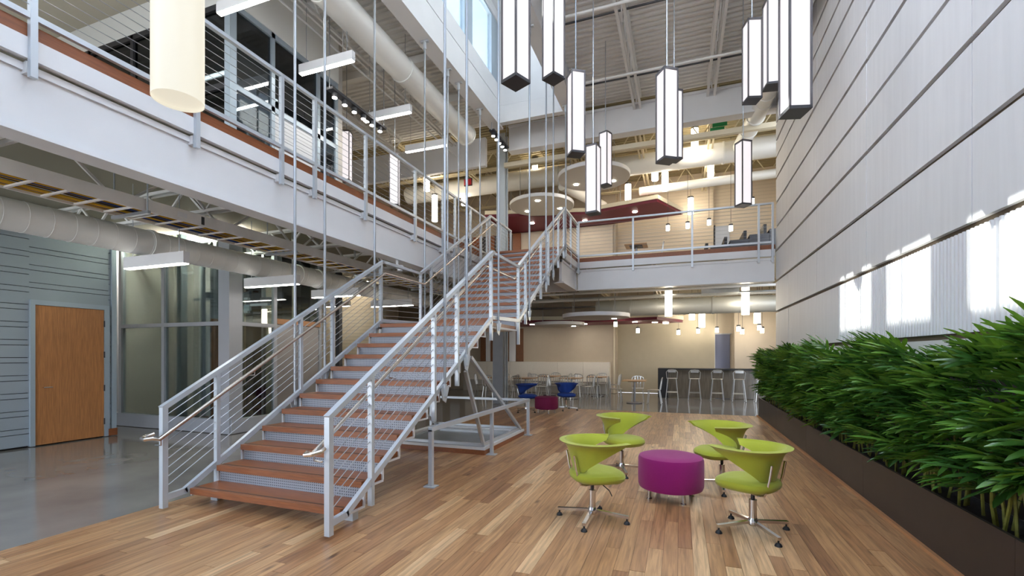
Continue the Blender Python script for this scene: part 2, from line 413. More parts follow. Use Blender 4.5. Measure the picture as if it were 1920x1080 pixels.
for k, (a, b) in enumerate(panes):
    w = thing('window_%d' % (k+1), 'clerestory window bay %s of the light well' % ['at the far end','second from the far end','third from the far end','fourth from the far end','fifth from the far end','nearest end'][k], 'window', (-5,a,9.37), kind='structure')
    part(w, 'window_frame', MB().box(-5.06,-4.94,a,a+0.05,9.37,11.15).box(-5.06,-4.94,b-0.05,b,9.37,11.15).box(-5.06,-4.94,a,b,9.37,9.42).box(-5.06,-4.94,a,b,11.1,11.15), 'frame_blue')
    part(w, 'pane', MB().box(-5.005,-4.995,a+0.05,b-0.05,9.42,11.1), 'clear_glass')
yy = [12.3]+[q for p in panes for q in (p[1],p[0])]+[1.2]
for i in range(0, len(yy), 2):
    part(lw, 'window_pier', MB().box(-5.06,-4.94,yy[i+1],yy[i],9.37,11.15), 'frame_blue')

# ---------------------------------------------------------------- open-web joists and beams
def joist(p, q, depth, n, m, label, chord=0.06, name='roof_joist', group='open web roof joists'):
    p = Vector(p); q = Vector(q)
    t = thing(name, label, 'joist', p, group=group, kind='structure')
    dz = Vector((0,0,-depth)); side = (q-p).normalized().cross(Vector((0,0,1)))*chord*1.1
    for nm, o in (('top_chord', Vector()), ('bottom_chord', dz)):
        part(t, nm, MB().bar(p+o+side, q+o+side, chord*0.8, chord).bar(p+o-side, q+o-side, chord*0.8, chord), m)
    for i in range(n):
        a = p.lerp(q, i/n); b = p.lerp(q, (i+0.5)/n); c = p.lerp(q, (i+1)/n)
        part(t, 'web_bar', MB().bar(a, b+dz, 0.03), m); part(t, 'web_bar', MB().bar(b+dz, c, 0.03), m)
    return t
for x, s in ((-1.13,'passing over the lime chairs nearest the staircase'), (0.78,'over the purple ottoman beside the panelled wall')):
    joist((x,-1,DECK-0.05), (x,13.4,DECK-0.05), 0.34, 22, 'joist_paint', 'white open web roof joist '+s, chord=0.075)
for x, s in ((-6.9,'over the side walkway'), (-8.9,'over the glazed upstairs rooms')):
    joist((x,-1,DECK-0.05), (x,13.4,DECK-0.05), 0.5, 16, 'joist_paint', 'white open web roof joist '+s)
for x, s in ((-9.2,'far side of the upstairs hall'), (-7.2,'above the exit sign'), (-3.4,'above the round ceiling discs'), (-1.2,'above the maroon canopy'), (0.9,'above the tiered seats')):
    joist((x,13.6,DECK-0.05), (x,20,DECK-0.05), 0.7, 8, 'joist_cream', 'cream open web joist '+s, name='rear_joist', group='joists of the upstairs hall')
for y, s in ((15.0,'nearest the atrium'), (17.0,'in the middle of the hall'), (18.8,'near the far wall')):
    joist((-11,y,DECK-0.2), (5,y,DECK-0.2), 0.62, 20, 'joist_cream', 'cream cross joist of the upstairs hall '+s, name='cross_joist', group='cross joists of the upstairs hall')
lone('sprinkler_pipe', MB().tube([(-6.78,-1,8.0),(-6.78,13.3,8.0)], 0.022, 8).tube([(-6.78,3,8.0),(-6.78,3,8.9)], 0.01, 6).tube([(-6.78,8,8.0),(-6.78,8,8.9)], 0.01, 6), 'white_paint', 'thin white sprinkler pipe running above the side walkway', 'pipe', smooth=True)
k = 0
for y, z in ((4.6,8.55),(6.8,8.52),(9.2,8.5),(11.6,8.5)):
    k += 1
    lone('bridging_pipe', MB().tube([(-2.6,y,z),(WX,y,z)], 0.03, 8), 'joist_paint', 'white sprinkler pipe across the atrium ceiling, %s from the rear' % ['fourth','third','second','first'][k-1], 'pipe', 'ceiling pipes', smooth=True)
    lone('bridging_pipe', MB().tube([(-2.6,y+0.5,z+0.22),(WX,y+0.5,z+0.22)], 0.022, 8), 'dark_metal', 'dark conduit under the atrium ceiling, %s from the rear' % ['fourth','third','second','first'][k-1], 'conduit', 'ceiling conduits', smooth=True)
for k, y in enumerate((5.2,7.4,9.6,11.4)):
    lone('purlin', MB().box(-12,-5.15,y,y+0.12,8.62,8.8), 'joist_paint', 'white purlin over the side walkway, %s from the rear' % ['fourth','third','second','first'][k], 'purlin', 'purlins over the walkway', kind='structure')
lone('header_beam', MB().box(-5.0,WX+0.05,BY-0.05,BY+0.1,7.95,8.66).box(-5.0,WX+0.05,BY-0.12,BY+0.2,7.9,7.96).box(-5.0,WX+0.05,BY-0.12,BY+0.2,8.64,8.70), 'white_paint',
     'deep white steel header beam across rear of atrium', 'beam', kind='structure')
lone('header_beam', MB().box(-13,-5.8,BY-0.05,BY+0.1,7.6,8.5), 'white_paint', 'grey white header beam above the side walkway end', 'beam', kind='structure')
lone('rail_beam', MB().box(-5.4,5,14.0,14.12,7.72,7.86), 'cream_trim', 'slim cream beam running just behind the header', 'beam', kind='structure')

# ---------------------------------------------------------------- mezzanines
lone('mezzanine_deck', MB().box(-13,LX-0.05,-2,BY,D-0.2,D-0.02).box(-13,6,BY+0.05,21.5,D-0.2,D-0.02).box(LX-0.05,-2.95,11.9,BY+0.05,D-0.2,D-0.02), 'dark_deck',
     'upper floor slab around the atrium', 'floor', kind='structure')
lone('floor_bounce', MB().box(-13,LX-0.07,-2,BY,D-0.02,D-0.006).box(-13,4.5,BY+0.06,20,D-0.02,D-0.006).box(LX-0.07,-2.95,12.1,BY+0.06,D-0.02,D-0.006), 'bounce_floor', 'unseen pale upstairs floor layer added to bounce light upward', 'floor', kind='structure')  # unseen pale layer added to bounce light onto the disc undersides
def edge(name, a, b, out, label):
    """floor edge: timber fascia over a white steel edge and a deep white channel"""
    t = thing(name, label, 'beam', (a[0],a[1],3.5), kind='structure')
    ax, ay = a; bx, by = b; ox, oy = out
    def slab(d0, d1, z0, z1):
        xs = [ax+ox*d0, bx+ox*d0, ax+ox*d1, bx+ox*d1]; ys = [ay+oy*d0, by+oy*d0, ay+oy*d1, by+oy*d1]
        return MB().box(min(xs),max(xs),min(ys),max(ys),z0,z1)
    part(t, 'timber_fascia', slab(-0.06,0.0,D-0.125,D-0.005), 'fascia_wood')
    part(t, 'steel_edge', slab(-0.06,0.015,D-0.31,D-0.127), 'white_paint')
    part(t, 'web', slab(-0.14,-0.07,3.53,D-0.33), 'white_paint')
    part(t, 'bottom_flange', slab(-0.30,-0.02,3.5,3.53), 'white_paint')
    part(t, 'top_flange', slab(-0.26,-0.045,D-0.40,D-0.335), 'white_paint')
    return t
edge('edge_beam', (LX,-2), (LX,BY+0.2), (1,0), 'long white edge beam of the side walkway with timber strip')
edge('edge_beam', (-2.86,BY), (WX-0.02,BY), (0,-1), 'white edge beam of the rear mezzanine with timber strip')
edge('edge_beam', (-2.86,11.85), (-2.86,BY), (1,0), 'short white edge beam beside the top of the staircase')
lone('rear_beam', MB().box(-5.2,-2.9,BY+0.05,BY+0.2,3.5,4.2), 'white_paint', 'white beam behind the top flight of the staircase', 'beam', kind='structure')
lone('column', MB().box(-5.72,-5.42,14.15,14.2,0,DECK).box(-5.72,-5.42,14.4,14.45,0,DECK).box(-5.60,-5.54,14.2,14.4,0,DECK), 'column_blue', 'tall pale blue grey steel column behind the staircase top', 'column', kind='structure')
lone('column', MB().box(-5.80,-5.44,14.02,14.13,0,3.9), 'steel_grey', 'dark grey steel column below the mezzanine by the blue chairs', 'column', kind='structure')

# truss, tray and duct below the side mezzanine
joist((-6.75,0.2,4.15), (-6.75,13.2,4.15), 0.62, 9, 'joist_paint', 'steel truss under the side walkway behind the cable tray', chord=0.07, name='floor_truss', group='floor trusses')
for y, s in ((2.6,'above the timber door'), (5.0,'nearest the elevator shaft'), (7.4,'over the elevator side'), (9.8,'over the warm lit passage'), (12.2,'nearest the rear hall')):
    joist((-12.5,y,4.18), (-5.55,y,4.18), 0.4, 8, 'joist_paint', 'small floor joist under the walkway '+s, chord=0.045, name='floor_joist', group='floor joists under the walkway')
ct = thing('cable_tray', 'aluminium cable tray with yellow and blue cables under walkway', 'cable tray', (-6.7,6,3.43))
for x in (-6.40,-6.98): part(ct, 'side_rail', MB().box(x-0.012,x+0.012,-1,13.2,3.43,3.585), 'tray_alu')
for i in range(46):
    y = -0.9+i*0.31; part(ct, 'rung', MB().box(-6.97,-6.41,y,y+0.03,3.435,3.455), 'tray_alu')
for i in range(11):
    x = -6.95+i*0.052; ph = random.random()*6
    part(ct, 'cable', MB().tube([(x+0.02*math.sin(ph+y*0.9), y, 3.472+0.008*math.sin(ph*2+y*1.7)) for y in [-1+0.6*j for j in range(25)]], 0.014, 5),
         ('cable_yellow','cable_blue','cable_yellow','cable_yellow','black')[i % 5], True)
part(ct, 'sticker', MB().box(-6.387,-6.384,4.29,4.42,3.475,3.545), 'white_paint'); part(ct, 'splice_plate', MB().box(-6.387,-6.378,4.62,4.66,3.45,3.56), 'dark_metal')
for i, y in enumerate((1.5,3.9,6.3,8.7,11.1)):
    for x in (-6.36,-7.02): part(ct, 'hanger', MB().tube([(x,y,3.40),(x,y,4.2)], 0.01, 6), 'rod_steel')
    part(ct, 'strut', MB().box(-7.05,-6.33,y-0.02,y+0.02,3.39,3.43), 'rod_steel')
def duct(name, p, q, r, m, label, seams=None, collars=(), n=24, cat='duct'):
    p = Vector(p); q = Vector(q); t = thing(name, label, cat, (p+q)/2)
    part(t, 'duct_pipe', MB().tube([p,q], r, n), m, True)
    if seams:
        L = (q-p).length; k = int(L/seams)
        for i in range(1, k): 
            a = p.lerp(q, i/k); d = (q-p).normalized()
            part(t, 'seam', MB().tube([a-d*0.004, a+d*0.004], r+0.004, n), m, True)
    for c in collars:
        a = p.lerp(q, c); d = (q-p).normalized()
        part(t, 'collar', MB().tube([a-d*0.03, a+d*0.03], r+0.02, n), m, True)
    return t
duct('spiral_duct', (-7.82,-1,3.34), (-7.82,13.2,3.34), 0.2, 'duct_white', 'white spiral duct under the side walkway beside cable tray', 0.24, (0.41,0.62,0.66))
duct('spiral_duct', (-5.78,-1,7.92), (-5.78,12.0,7.92), 0.27, 'duct_white', 'large white round duct beside the light well', None, (0.56,0.75,0.999))
duct('cross_duct', (-10.5,16.3,8.12), (4.45,16.3,8.12), 0.33, 'duct_white', 'wide cream duct across the upstairs hall', None, (0.35,0.55,0.70,0.79,0.83))
duct('branch_duct', (-4.0,16.3,7.75), (-2.9,18.6,7.55), 0.2, 'duct_white', 'short cream branch duct behind the round ceiling discs', None, ())
duct('branch_duct', (-1.4,17.5,7.6), (4.45,17.2,7.6), 0.15, 'duct_white', 'slim cream duct above the tiered seats', None, ())
duct('wall_duct', (2.0,8.5,7.75), (2.0,13.2,8.05), 0.2, 'duct_white', 'cream duct running along top of panelled wall', None, (0.3,0.6,0.9))
duct('wall_duct', (2.0,13.2,8.05), (1.75,15.7,8.0), 0.22, 'duct_white', 'cream elbow duct dropping behind the header beam', None, (0.3,0.6))
duct('galvanised_duct', (-2.75,16.2,3.2), (4.45,16.2,3.2), 0.27, 'duct_dull', 'grey galvanised duct over the cafe tables', None, (0.08,0.16,0.28,0.4,0.52))
duct('galvanised_duct', (-1.2,18.7,3.35), (4.45,18.7,3.35), 0.17, 'duct_white', 'lower cream duct over the bar stools', None, (0.2,0.5))

# ---------------------------------------------------------------- hanging staircase
GL, GR = -4.97, -2.86
st = thing('staircase', 'hanging two flight staircase with reddish timber treads and cable rails', 'staircase', (-3.9,3.4,0))
TL, TR = -4.90, -2.93
steps = [(n, Y0+RUN*(n-1), RIS*n) for n in range(1,12)]
LZ = RIS*12; LY0, LY1 = 6.72, 8.2
ups = [(n, LY1+RUN*n, LZ+RIS*(n+1)) for n in range(0,12)]
for n, y, z in steps+ups:
    tr = part(st, 'tread', MB().box(TL,TR,y,y+0.335,z-0.062,z), 'tread_wood')
    part(tr, 'grip_strip', MB().box(TL+0.01,TR-0.01,y+0.05,y+0.075,z-0.001,z+0.0015), 'tread_dark')
    if n > 1 or z > LZ: part(st, 'riser', MB().box(TL+0.02,TR-0.02,y+0.028,y+0.036,z-RIS,z-0.062), 'riser_perforated')
part(st, 'riser', MB().box(TL+0.02,TR-0.02,LY0+0.028,LY0+0.036,LZ-RIS,LZ-0.062), 'riser_perforated')
part(st, 'riser', MB().box(TL+0.02,TR-0.02,11.83,11.838,D-RIS,D-0.062), 'riser_perforated')
for i in range(5):
    a = LY0+i*(LY1+0.03-LY0)/5; part(st, 'landing_board', MB().box(TL,TR,a+0.001,a+(LY1+0.03-LY0)/5-0.001,LZ-0.062,LZ), 'tread_wood')
part(st, 'landing_frame', MB().box(TL,TR,LY0+0.05,LY1,LZ-0.10,LZ-0.064), 'white_paint')
part(st, 'top_nosing', MB().box(TL,TR,11.8,12.1,D-0.062,D), 'tread_wood')
for x in (TR+0.006, TL-0.006):                       # saw-tooth side plates
    mb = MB(); w = 0.012
    for n, y, z in steps+ups:
        mb.box(x-w,x+w,y+0.02,y+0.335,z-0.082,z-0.062)
        if n > 1 or z > LZ: mb.box(x-w,x+w,y+0.018,y+0.042,z-RIS-0.062,z-0.062)
    mb.box(x-w,x+w,LY0,LY1+0.03,LZ-0.09,LZ-0.062).box(x-w,x+w,LY0,LY0+0.024,LZ-RIS-0.062,LZ-0.062)
    part(st, 'saw_tooth_plate', mb, 'white_paint')
part(st, 'support_block', MB().box(-3.05,-2.95,3.62,3.70,-0.004,0.11), 'rail_paint')
part(st, 'support_block', MB().box(-4.86,-4.76,3.62,3.70,-0.004,0.11), 'rail_paint')

def poly_offset(pl, dz): return [(y, z+dz) for y, z in pl]
def guard(x, inner):
    g = part(st, 'guard', MB().bar((x,3.2,0.03),(x,3.2,1.06),0.055), 'rail_paint')
    top = [(3.19,1.05),(6.88,3.25),(8.17,3.25),(11.83,5.46),(13.5,5.46)]
    low = [(3.19,0.13),(3.42,0.15),(6.86,2.20),(8.17,2.24),(11.8,4.43),(11.95,4.52),(13.5,4.52)]
    mb = MB()
    for a, b in zip(top, top[1:]): mb.bar((x,a[0]-0.012,a[1]),(x,b[0]+0.012,b[1]),0.06,0.05)
    part(g, 'top_rail', mb, 'rail_paint')
    mb = MB()
    for a, b in zip(low, low[1:]): mb.bar((x,a[0]-0.01,a[1]),(x,b[0]+0.01,b[1]),0.045,0.06)
    part(g, 'bottom_rail', mb, 'rail_paint')
    def zat(pl, y):
        for a, b in zip(pl, pl[1:]):
            if a[0] <= y <= b[0]: return a[1]+(b[1]-a[1])*(y-a[0])/max(1e-6,b[0]-a[0])
        return pl[-1][1]
    for y, dn in ((3.78,0.25),(5.01,0.32),(5.64,0.3),(6.84,0.36),(8.17,0.45),(8.6,0.3),(9.66,0.32),(10.27,0.3),(11.2,0.3),(11.79,0.3),(12.6,0.5),(13.48,0.5)):
        part(g, 'post', MB().bar((x,y,max(0.05,zat(low,y)-dn)),(x,y,zat(top,y)),0.05,0.045), 'rail_paint')
    segs = [(3.22,6.84),(6.84,8.17),(8.17,11.81),(11.81,13.48)]
    for i in range(9):
        f = (i+1)/10
        mb = MB()
        for a, b in segs:
            ys = [a, min(a+0.25, b), b] if a < 3.3 else [a, b]
            pts = [(x, y, zat(low,y)*(1-f)+zat(top,y)*f) for y in ys]
            if a < 3.3: pts = [(x, y, max(0.16, zat(top,y)-0.92*(1-f))) for y in (a,b)]
            mb.tube(pts, 0.0045, 5)
        part(g, 'cable', mb, 'rod_steel', True)
    # round handrail on the inner side with its returned loop at the foot
    xi = x+inner*0.085; dz = -0.21
    h = [(xi,3.2-0.10,1.05+dz-0.09),(xi,6.84,3.24+dz),(xi,8.17,3.24+dz),(xi,11.83,5.44+dz)]
    loop = [(x-inner*0.02,3.12,0.80),(x-inner*0.035,3.06,0.785),(x+inner*0.0,3.0,0.775),(xi-inner*0.03,2.99,0.77),(xi,3.04,0.775)]
    part(g, 'handrail', MB().tube(loop+h, 0.021, 10), 'handrail_steel', True)
    for y in (3.12,4.2,5.4,6.5,8.9,10.2,11.4):
        z = zat([(3.1,0.75),(6.84,3.03),(8.17,3.03),(11.83,5.23)], y)
        part(g, 'rail_bracket', MB().tube([(xi,y,z-0.02),(xi,y,z-0.07),(x,y,z-0.075)], 0.008, 6), 'chrome', True)
guard(GL, 1); guard(GR, -1)

# hanger rods down from the light well beams
ordn = ['first','second','third','fourth','fifth','sixth','seventh','eighth']
def sz(y):
    if y < 6.8: return 0.178+0.593*(y-3.42)-0.12
    if y < 8.2: return LZ-0.12
    return LZ+0.593*(y-8.1)-0.1
for x, ys, side in ((GL,(4.88,5.45,6.65,8.33,9.34,9.89,11.15),'side walkway'), (GR,(5.15,5.79,7.0,8.66,9.87,10.5,11.77),'lime chairs')):
    for k, y in enumerate(ys):
        t = thing('hanger_rod', 'steel hanger rod on the staircase edge facing the %s, %s from the foot' % (side, ordn[k]), 'rod', (x,y+0.07,sz(y)), group='staircase hanger rods')
        xx = x+(-0.04 if x == GL else 0.04); yy_ = y+0.07
        part(t, 'rod', MB().tube([(xx,yy_,sz(y)),(xx,yy_,8.12)], 0.019, 8), 'rod_steel', True)
        part(t, 'turnbuckle', MB().tube([(xx,yy_,sz(y)-0.02),(xx,yy_,sz(y)+0.14)], 0.03, 8), 'rail_paint', True)
        part(t, 'gusset', MB().plate_x(xx-0.006, xx+0.006, [(yy_-0.10,sz(y)+0.09),(yy_+0.12,sz(y)+0.12),(yy_+0.02,sz(y)-0.10),(yy_-0.06,sz(y)-0.06)]), 'rail_paint')
        part(t, 'beam_clamp', MB().box(xx-0.09,xx+0.09,yy_-0.03,yy_+0.03,8.125,8.155).tube([(xx,yy_,7.98),(xx,yy_,8.14)], 0.035, 8), 'rail_paint')

# ---------------------------------------------------------------- mezzanine railings
def railing(label, a, b, posts, out, cables=9, foot=0.47):
    t = thing('mezzanine_railing', label, 'railing', (a[0],a[1],D), group='mezzanine railings')
    a = Vector((*a,0)); b = Vector((*b,0)); o = Vector((*out,0))*0.03; Z = Vector((0,0,1))
    part(t, 'top_rail', MB().bar(a+o+Z*(D+1.05), b+o+Z*(D+1.05), 0.055, 0.045), 'rail_paint')
    part(t, 'bottom_rail', MB().bar(a+o+Z*(D+0.05), b+o+Z*(D+0.05), 0.045, 0.05), 'rail_paint')
    for p in posts:
        q = Vector((*p,0)); part(t, 'post', MB().bar(q+o+Z*(D-foot), q+o+Z*(D+1.04), 0.05, 0.05), 'rail_paint')
        part(t, 'post_bracket', MB().bar(q-o*4.5+Z*(D-foot+0.09), q+Z*(D-foot+0.09), 0.06, 0.10), 'white_paint')
    for i in range(cables):
        z = D+0.05+(i+1)/(cables+1)
        part(t, 'cable', MB().tube([a+o+Z*z, b+o+Z*z], 0.004, 5), 'rod_steel', True)
railing('long cable railing along the side walkway', (LX,-1.9), (LX,13.3), [(LX,y) for y in (-0.5,0.9,2.3,3.73,4.93,5.55,6.76,8.38,9.58,10.2,11.1,12.2,13.2)], (1,0))
railing('cable railing along front of the rear mezzanine', (-2.83,BY), (2.26,BY), [(x,BY) for x in (-2.81,-1.25,0.31,1.92,2.24)], (0,-1))

# ---------------------------------------------------------------- glass floor plinth with A-frame strut, and its barrier
pt = thing('stair_plinth', 'low timber edged plinth with steel frame and grey top under staircase', 'plinth', (-3.9,7.7,0))
part(pt, 'timber_curb', MB().box(-4.9,-2.92,6.72,6.80,0,0.075).box(-4.9,-2.92,8.62,8.70,0,0.075).box(-3.0,-2.92,6.8,8.62,0,0.075).box(-4.9,-4.82,6.8,8.62,0,0.075), 'fascia_wood')
part(pt, 'steel_frame', MB().box(-4.9,-2.92,6.72,6.84,0.076,0.12).box(-4.9,-2.92,8.58,8.70,0.076,0.12).box(-3.04,-2.92,6.84,8.58,0.076,0.12).box(-4.9,-4.78,6.84,8.58,0.076,0.12), 'white_paint')
part(pt, 'top_sheet', MB().box(-4.78,-3.04,6.84,8.58,0.03,0.085), 'plinth_grey')
for a, b in (((-2.98,6.78,0.15),(-2.98,8.62,0.15)), ((-2.98,6.78,0.15),(-4.84,6.78,0.15)), ((-2.98,8.62,0.15),(-4.84,8.62,0.15))):
    part(pt, 'bottom_tube', MB().bar(a,b,0.045), 'rail_paint')
part(pt, 'strut', MB().bar((-2.97,6.80,0.13),(-2.93,6.05,1.36),0.05), 'rail_paint')
part(pt, 'strut', MB().bar((-2.97,8.60,0.13),(-2.93,6.22,1.56),0.05), 'rail_paint')
part(pt, 'strut', MB().bar((-4.84,6.80,0.13),(-4.88,6.05,1.36),0.05), 'rail_paint')
part(pt, 'strut', MB().bar((-4.84,8.60,0.13),(-4.88,6.22,1.56),0.05), 'rail_paint')
br = thing('barrier_rail', 'low grey barrier rail around the plinth under staircase', 'railing', (-2.83,6.8,0))
for x, y in ((-2.83,4.89),(-2.83,6.80),(-2.83,8.68),(-5.02,8.68)):
    part(br, 'post', MB().bar((x,y,0.012),(x,y,0.69),0.05), 'rail_paint'); part(br, 'base_plate', MB().box(x-0.075,x+0.075,y-0.06,y+0.06,0.0,0.014), 'rail_paint')
part(br, 'rail', MB().bar((-2.83,4.865,0.70),(-2.83,8.705,0.70),0.055), 'rail_paint')
part(br, 'rail', MB().bar((-2.80,8.68,0.70),(-5.045,8.68,0.70),0.045), 'rail_paint')

# ---------------------------------------------------------------- swivel lounge chairs
def shell(zl, top):
    """flared shell: inner and outer faces, wide lip, arms that taper forward to a point"""
    NA, NZ = 40, 12
    def ring(phi, t):
        a = abs(phi)/math.radians(128)
        zlow = 0.492+(top-0.05-0.492)*max(0, (a-0.34)/0.66)**0.9 if a > 0.34 else 0.492
        z = zlow+(top-zlow)*t**0.6
        u = max(0, (z-0.48)/(top-0.48))
        r = 0.195+0.075*u+0.060*u**10
        ex = 1.0+0.28*a**3
        c, s = math.cos(phi), math.sin(phi)
        return Vector((-c*r*1.02*ex+0.02, s*r*1.08, z)), Vector((-c, s, 0))
    outer, inner = [], []
    for i in range(NA+1):
        phi = math.radians(-128+256*i/NA); o, q = [], []
        for k in range(NZ+1):
            p, n = ring(phi, k/NZ)
            w = 0.030+0.022*(k/NZ)**4
            o.append(p); q.append(p-n*w+Vector((0,0,0.0 if k < NZ else 0.006)))
        outer.append(o); inner.append(q)
    rows = []
    for o, q in zip(outer, inner): rows.append(o+q[::-1])
    mb = MB().grid([r+[r[0]] for r in rows])
    for r in (rows[0], rows[-1]):
        n = len(mb.v); mb.v += [tuple(p) for p in r]; mb.f.append(tuple(range(n, n+len(r))))
    return mb
def cushion(cx, rx, ry, z0, z1, n=32, p=2.6):
    def se(t, e): return math.copysign(abs(math.cos(t))**(2/p), math.cos(t)), math.copysign(abs(math.sin(t))**(2/p), math.sin(t))
    prof = [(0.0,0.0),(0.55,0.0),(0.86,0.06),(0.97,0.28),(1.0,0.52),(0.965,0.76),(0.86,0.92),(0.6,0.99),(0.0,1.0)]
    rows = []
    for f, u in prof:
        rr = []
        for k in range(n):
            c, s = se(2*PI*k/n, p); rr.append((cx+rx*f*c*(1.0+0.08*c), ry*f*s*(1+0.05*c), z0+(z1-z0)*u-(0.012*c*f if c > 0.6 else 0)))
        rows.append(rr)
    return MB().grid(rows, closed=True)
def lounge_chair(label, fabric, group):
    t = thing('swivel_chair', label, 'chair', group=group)
    part(t, 'seat', cushion(0.025,0.26,0.26,0.388,0.495), fabric, True)
    part(t, 'backrest', shell(0.44,0.775), fabric, True)
    for s in (-1,1):
        part(t, 'back_support', MB().tube([(0.04,s*0.07,0.375),(-0.09,s*0.10,0.362),(-0.15,s*0.118,0.375),(-0.172,s*0.125,0.42),(-0.198,s*0.13,0.53),(-0.218,s*0.135,0.655)], 0.011, 8), 'chrome', True)
    part(t, 'seat_plate', MB().box(-0.09,0.11,-0.10,0.10,0.372,0.396), 'chrome')
    part(t, 'gas_column', MB().lathe([(0.033,0.085),(0.033,0.29),(0.028,0.292)],16), 'chrome', True)
    part(t, 'piston', MB().lathe([(0.017,0.29),(0.017,0.375)],12), 'dark_metal', True)
    part(t, 'height_lever', MB().tube([(0.06,-0.07,0.37),(0.10,-0.20,0.335),(0.105,-0.255,0.30)], 0.005, 6), 'black', True)
    part(t, 'hub', MB().lathe([(0.03,0.055),(0.045,0.07),(0.045,0.105),(0.036,0.125)],16), 'chrome', True)
    for k in range(4):
        a = PI/4+k*PI/2+0.25; c, s = math.cos(a), math.sin(a)
        lg = part(t, 'base_leg', MB().bar((0.03*c,0.03*s,0.092),(0.345*c,0.345*s,0.066),0.034,0.026), 'chrome')
        part(lg, 'glide', MB().lathe([(0.008,0.066),(0.008,0.03),(0.02,0.024),(0.030,0.008),(0.030,0.0)][::-1],12,(0.33*c,0.33*s,0)), 'black', True)
    return t
c0 = lounge_chair('lime green swivel chair nearest the foot of the staircase', 'lime_fabric', 'lime swivel chairs')
c0.location = (-0.80,4.46,0); c0.rotation_euler.z = math.radians(28)
dup(c0, (-0.75,6.40,0), math.radians(-42), 'lime green swivel chair behind the purple ottoman toward the staircase')
dup(c0, (0.47,6.02,0), math.radians(-150), 'lime green swivel chair half hidden behind the nearest planter side chair')
dup(c0, (0.62,4.66,0), math.radians(148), 'lime green swivel chair nearest the planter, shown from its back')
c1 = lounge_chair('dark blue swivel chair nearest the low barrier rail', 'blue_fabric', 'blue swivel chairs')
c1.location = (-4.05,12.25,0); c1.rotation_euler.z = math.radians(5)
dup(c1, (-3.10,13.05,0), math.radians(-62), 'dark blue swivel chair facing the room beside plum ottoman')
def ottoman(name, label, fabric, loc, R=0.35, h=0.475):
    t = thing(name, label, 'ottoman')
    part(t, 'cushion', MB().lathe([(0.0,0.11),(R-0.05,0.11),(R-0.012,0.122),(R,0.155),(R+0.002,0.25),(R,h-0.04),(R-0.012,h-0.012),(R-0.05,h),(R-0.16,h+0.004),(0.0,h+0.005)],48), fabric, True)
    for k in range(4):
        a = k*PI/2+0.55; x, y = (R-0.09)*math.cos(a), (R-0.09)*math.sin(a)
        part(t, 'leg', MB().lathe([(0.03,0.0),(0.03,0.008),(0.02,0.012),(0.02,0.115)],12,(x,y,0)), 'chrome', True)
    t.location = loc
ottoman('ottoman', 'round magenta fabric ottoman between the lime chairs', 'magenta_fabric', (-0.10,5.46,0))
ottoman('ottoman', 'round plum fabric ottoman between the blue chairs', 'plum_fabric', (-3.45,12.2,0), 0.32, 0.45)

# ---------------------------------------------------------------- planter and palms
pb = thing('planter', 'long dark brown planter box along panelled wall', 'planter', (2.1,7,0))
ys = [-1.5,1.2,3.65,6.1,8.55,11.0,13.3]
for a, b in zip(ys, ys[1:]): part(pb, 'front_panel', MB().box(1.90,1.925,a+0.002,b-0.002,0,0.49), 'planter_brown')
part(pb, 'end_panel', MB().box(1.925,2.30,13.275,13.3,0,0.49), 'planter_brown')
part(pb, 'back_panel', MB().box(2.312,2.336,-1.5,13.275,0.41,1.42), 'planter_brown')  # added dark sheet that makes the gaps between leaves read dark
part(pb, 'soil', MB().box(1.925,2.31,-1.5,13.275,0.0,0.41), 'soil')
def fan_leaf(seed, n, size):
    """a palm fan: n blunt leaflets spread from the tip of a stalk along +X"""
    rnd = random.Random(seed); mb = MB()
    mb.tube([(-0.30,0,-0.06),(-0.15,0,-0.01),(0,0,0)], 0.004, 4, cap=False)
    for i in range(n):
        u = (i/(n-1)-0.5)*2; a = u*math.radians(66)+rnd.uniform(-0.06,0.06)
        L = size*(1-0.22*abs(u))*rnd.uniform(0.88,1.08); w = rnd.uniform(0.017,0.026)
        c, s = math.cos(a), math.sin(a); droop = rnd.uniform(0.05,0.30); lift = rnd.uniform(-0.05,0.10); rowsL = []
        for k, ww in ((0,0.18),(0.25,0.8),(0.55,1.0),(0.85,0.72),(1.0,0.16)):
            r = 0.012+L*k; z = lift*k*L*2-droop*L*k*k
            rowsL.append([(c*r-s*w*ww, s*r+c*w*ww, z+0.010*ww), (c*r, s*r, z-0.002), (c*r+s*w*ww, s*r-c*w*ww, z+0.010*ww)])
        mb.grid(rowsL)
    me = mb.mesh('leaf', smooth=False); me.shade_smooth(); return me
leafs = []
for k in range(9):
    me = fan_leaf(k, (6,7,8,9,7,8,6,9,7)[k], (0.26,0.30,0.33,0.28,0.36,0.31,0.24,0.34,0.29)[k]); me.materials.append(M[('leaf_a','leaf_b','leaf_c')[k % 3]]); leafs.append(me)
stems = []
for k in range(4):
    mb = MB(); rnd = random.Random(50+k); q = Vector((0,0,0)); pts = [q]
    for j in range(5): q = q+Vector((rnd.uniform(-0.03,0.03), rnd.uniform(-0.03,0.03), 0.2)); pts.append(q)
    mb.tube(pts, 0.011, 5); me = mb.mesh('stem', smooth=True); me.materials.append(M['stem_green']); stems.append(me)
NP = 26
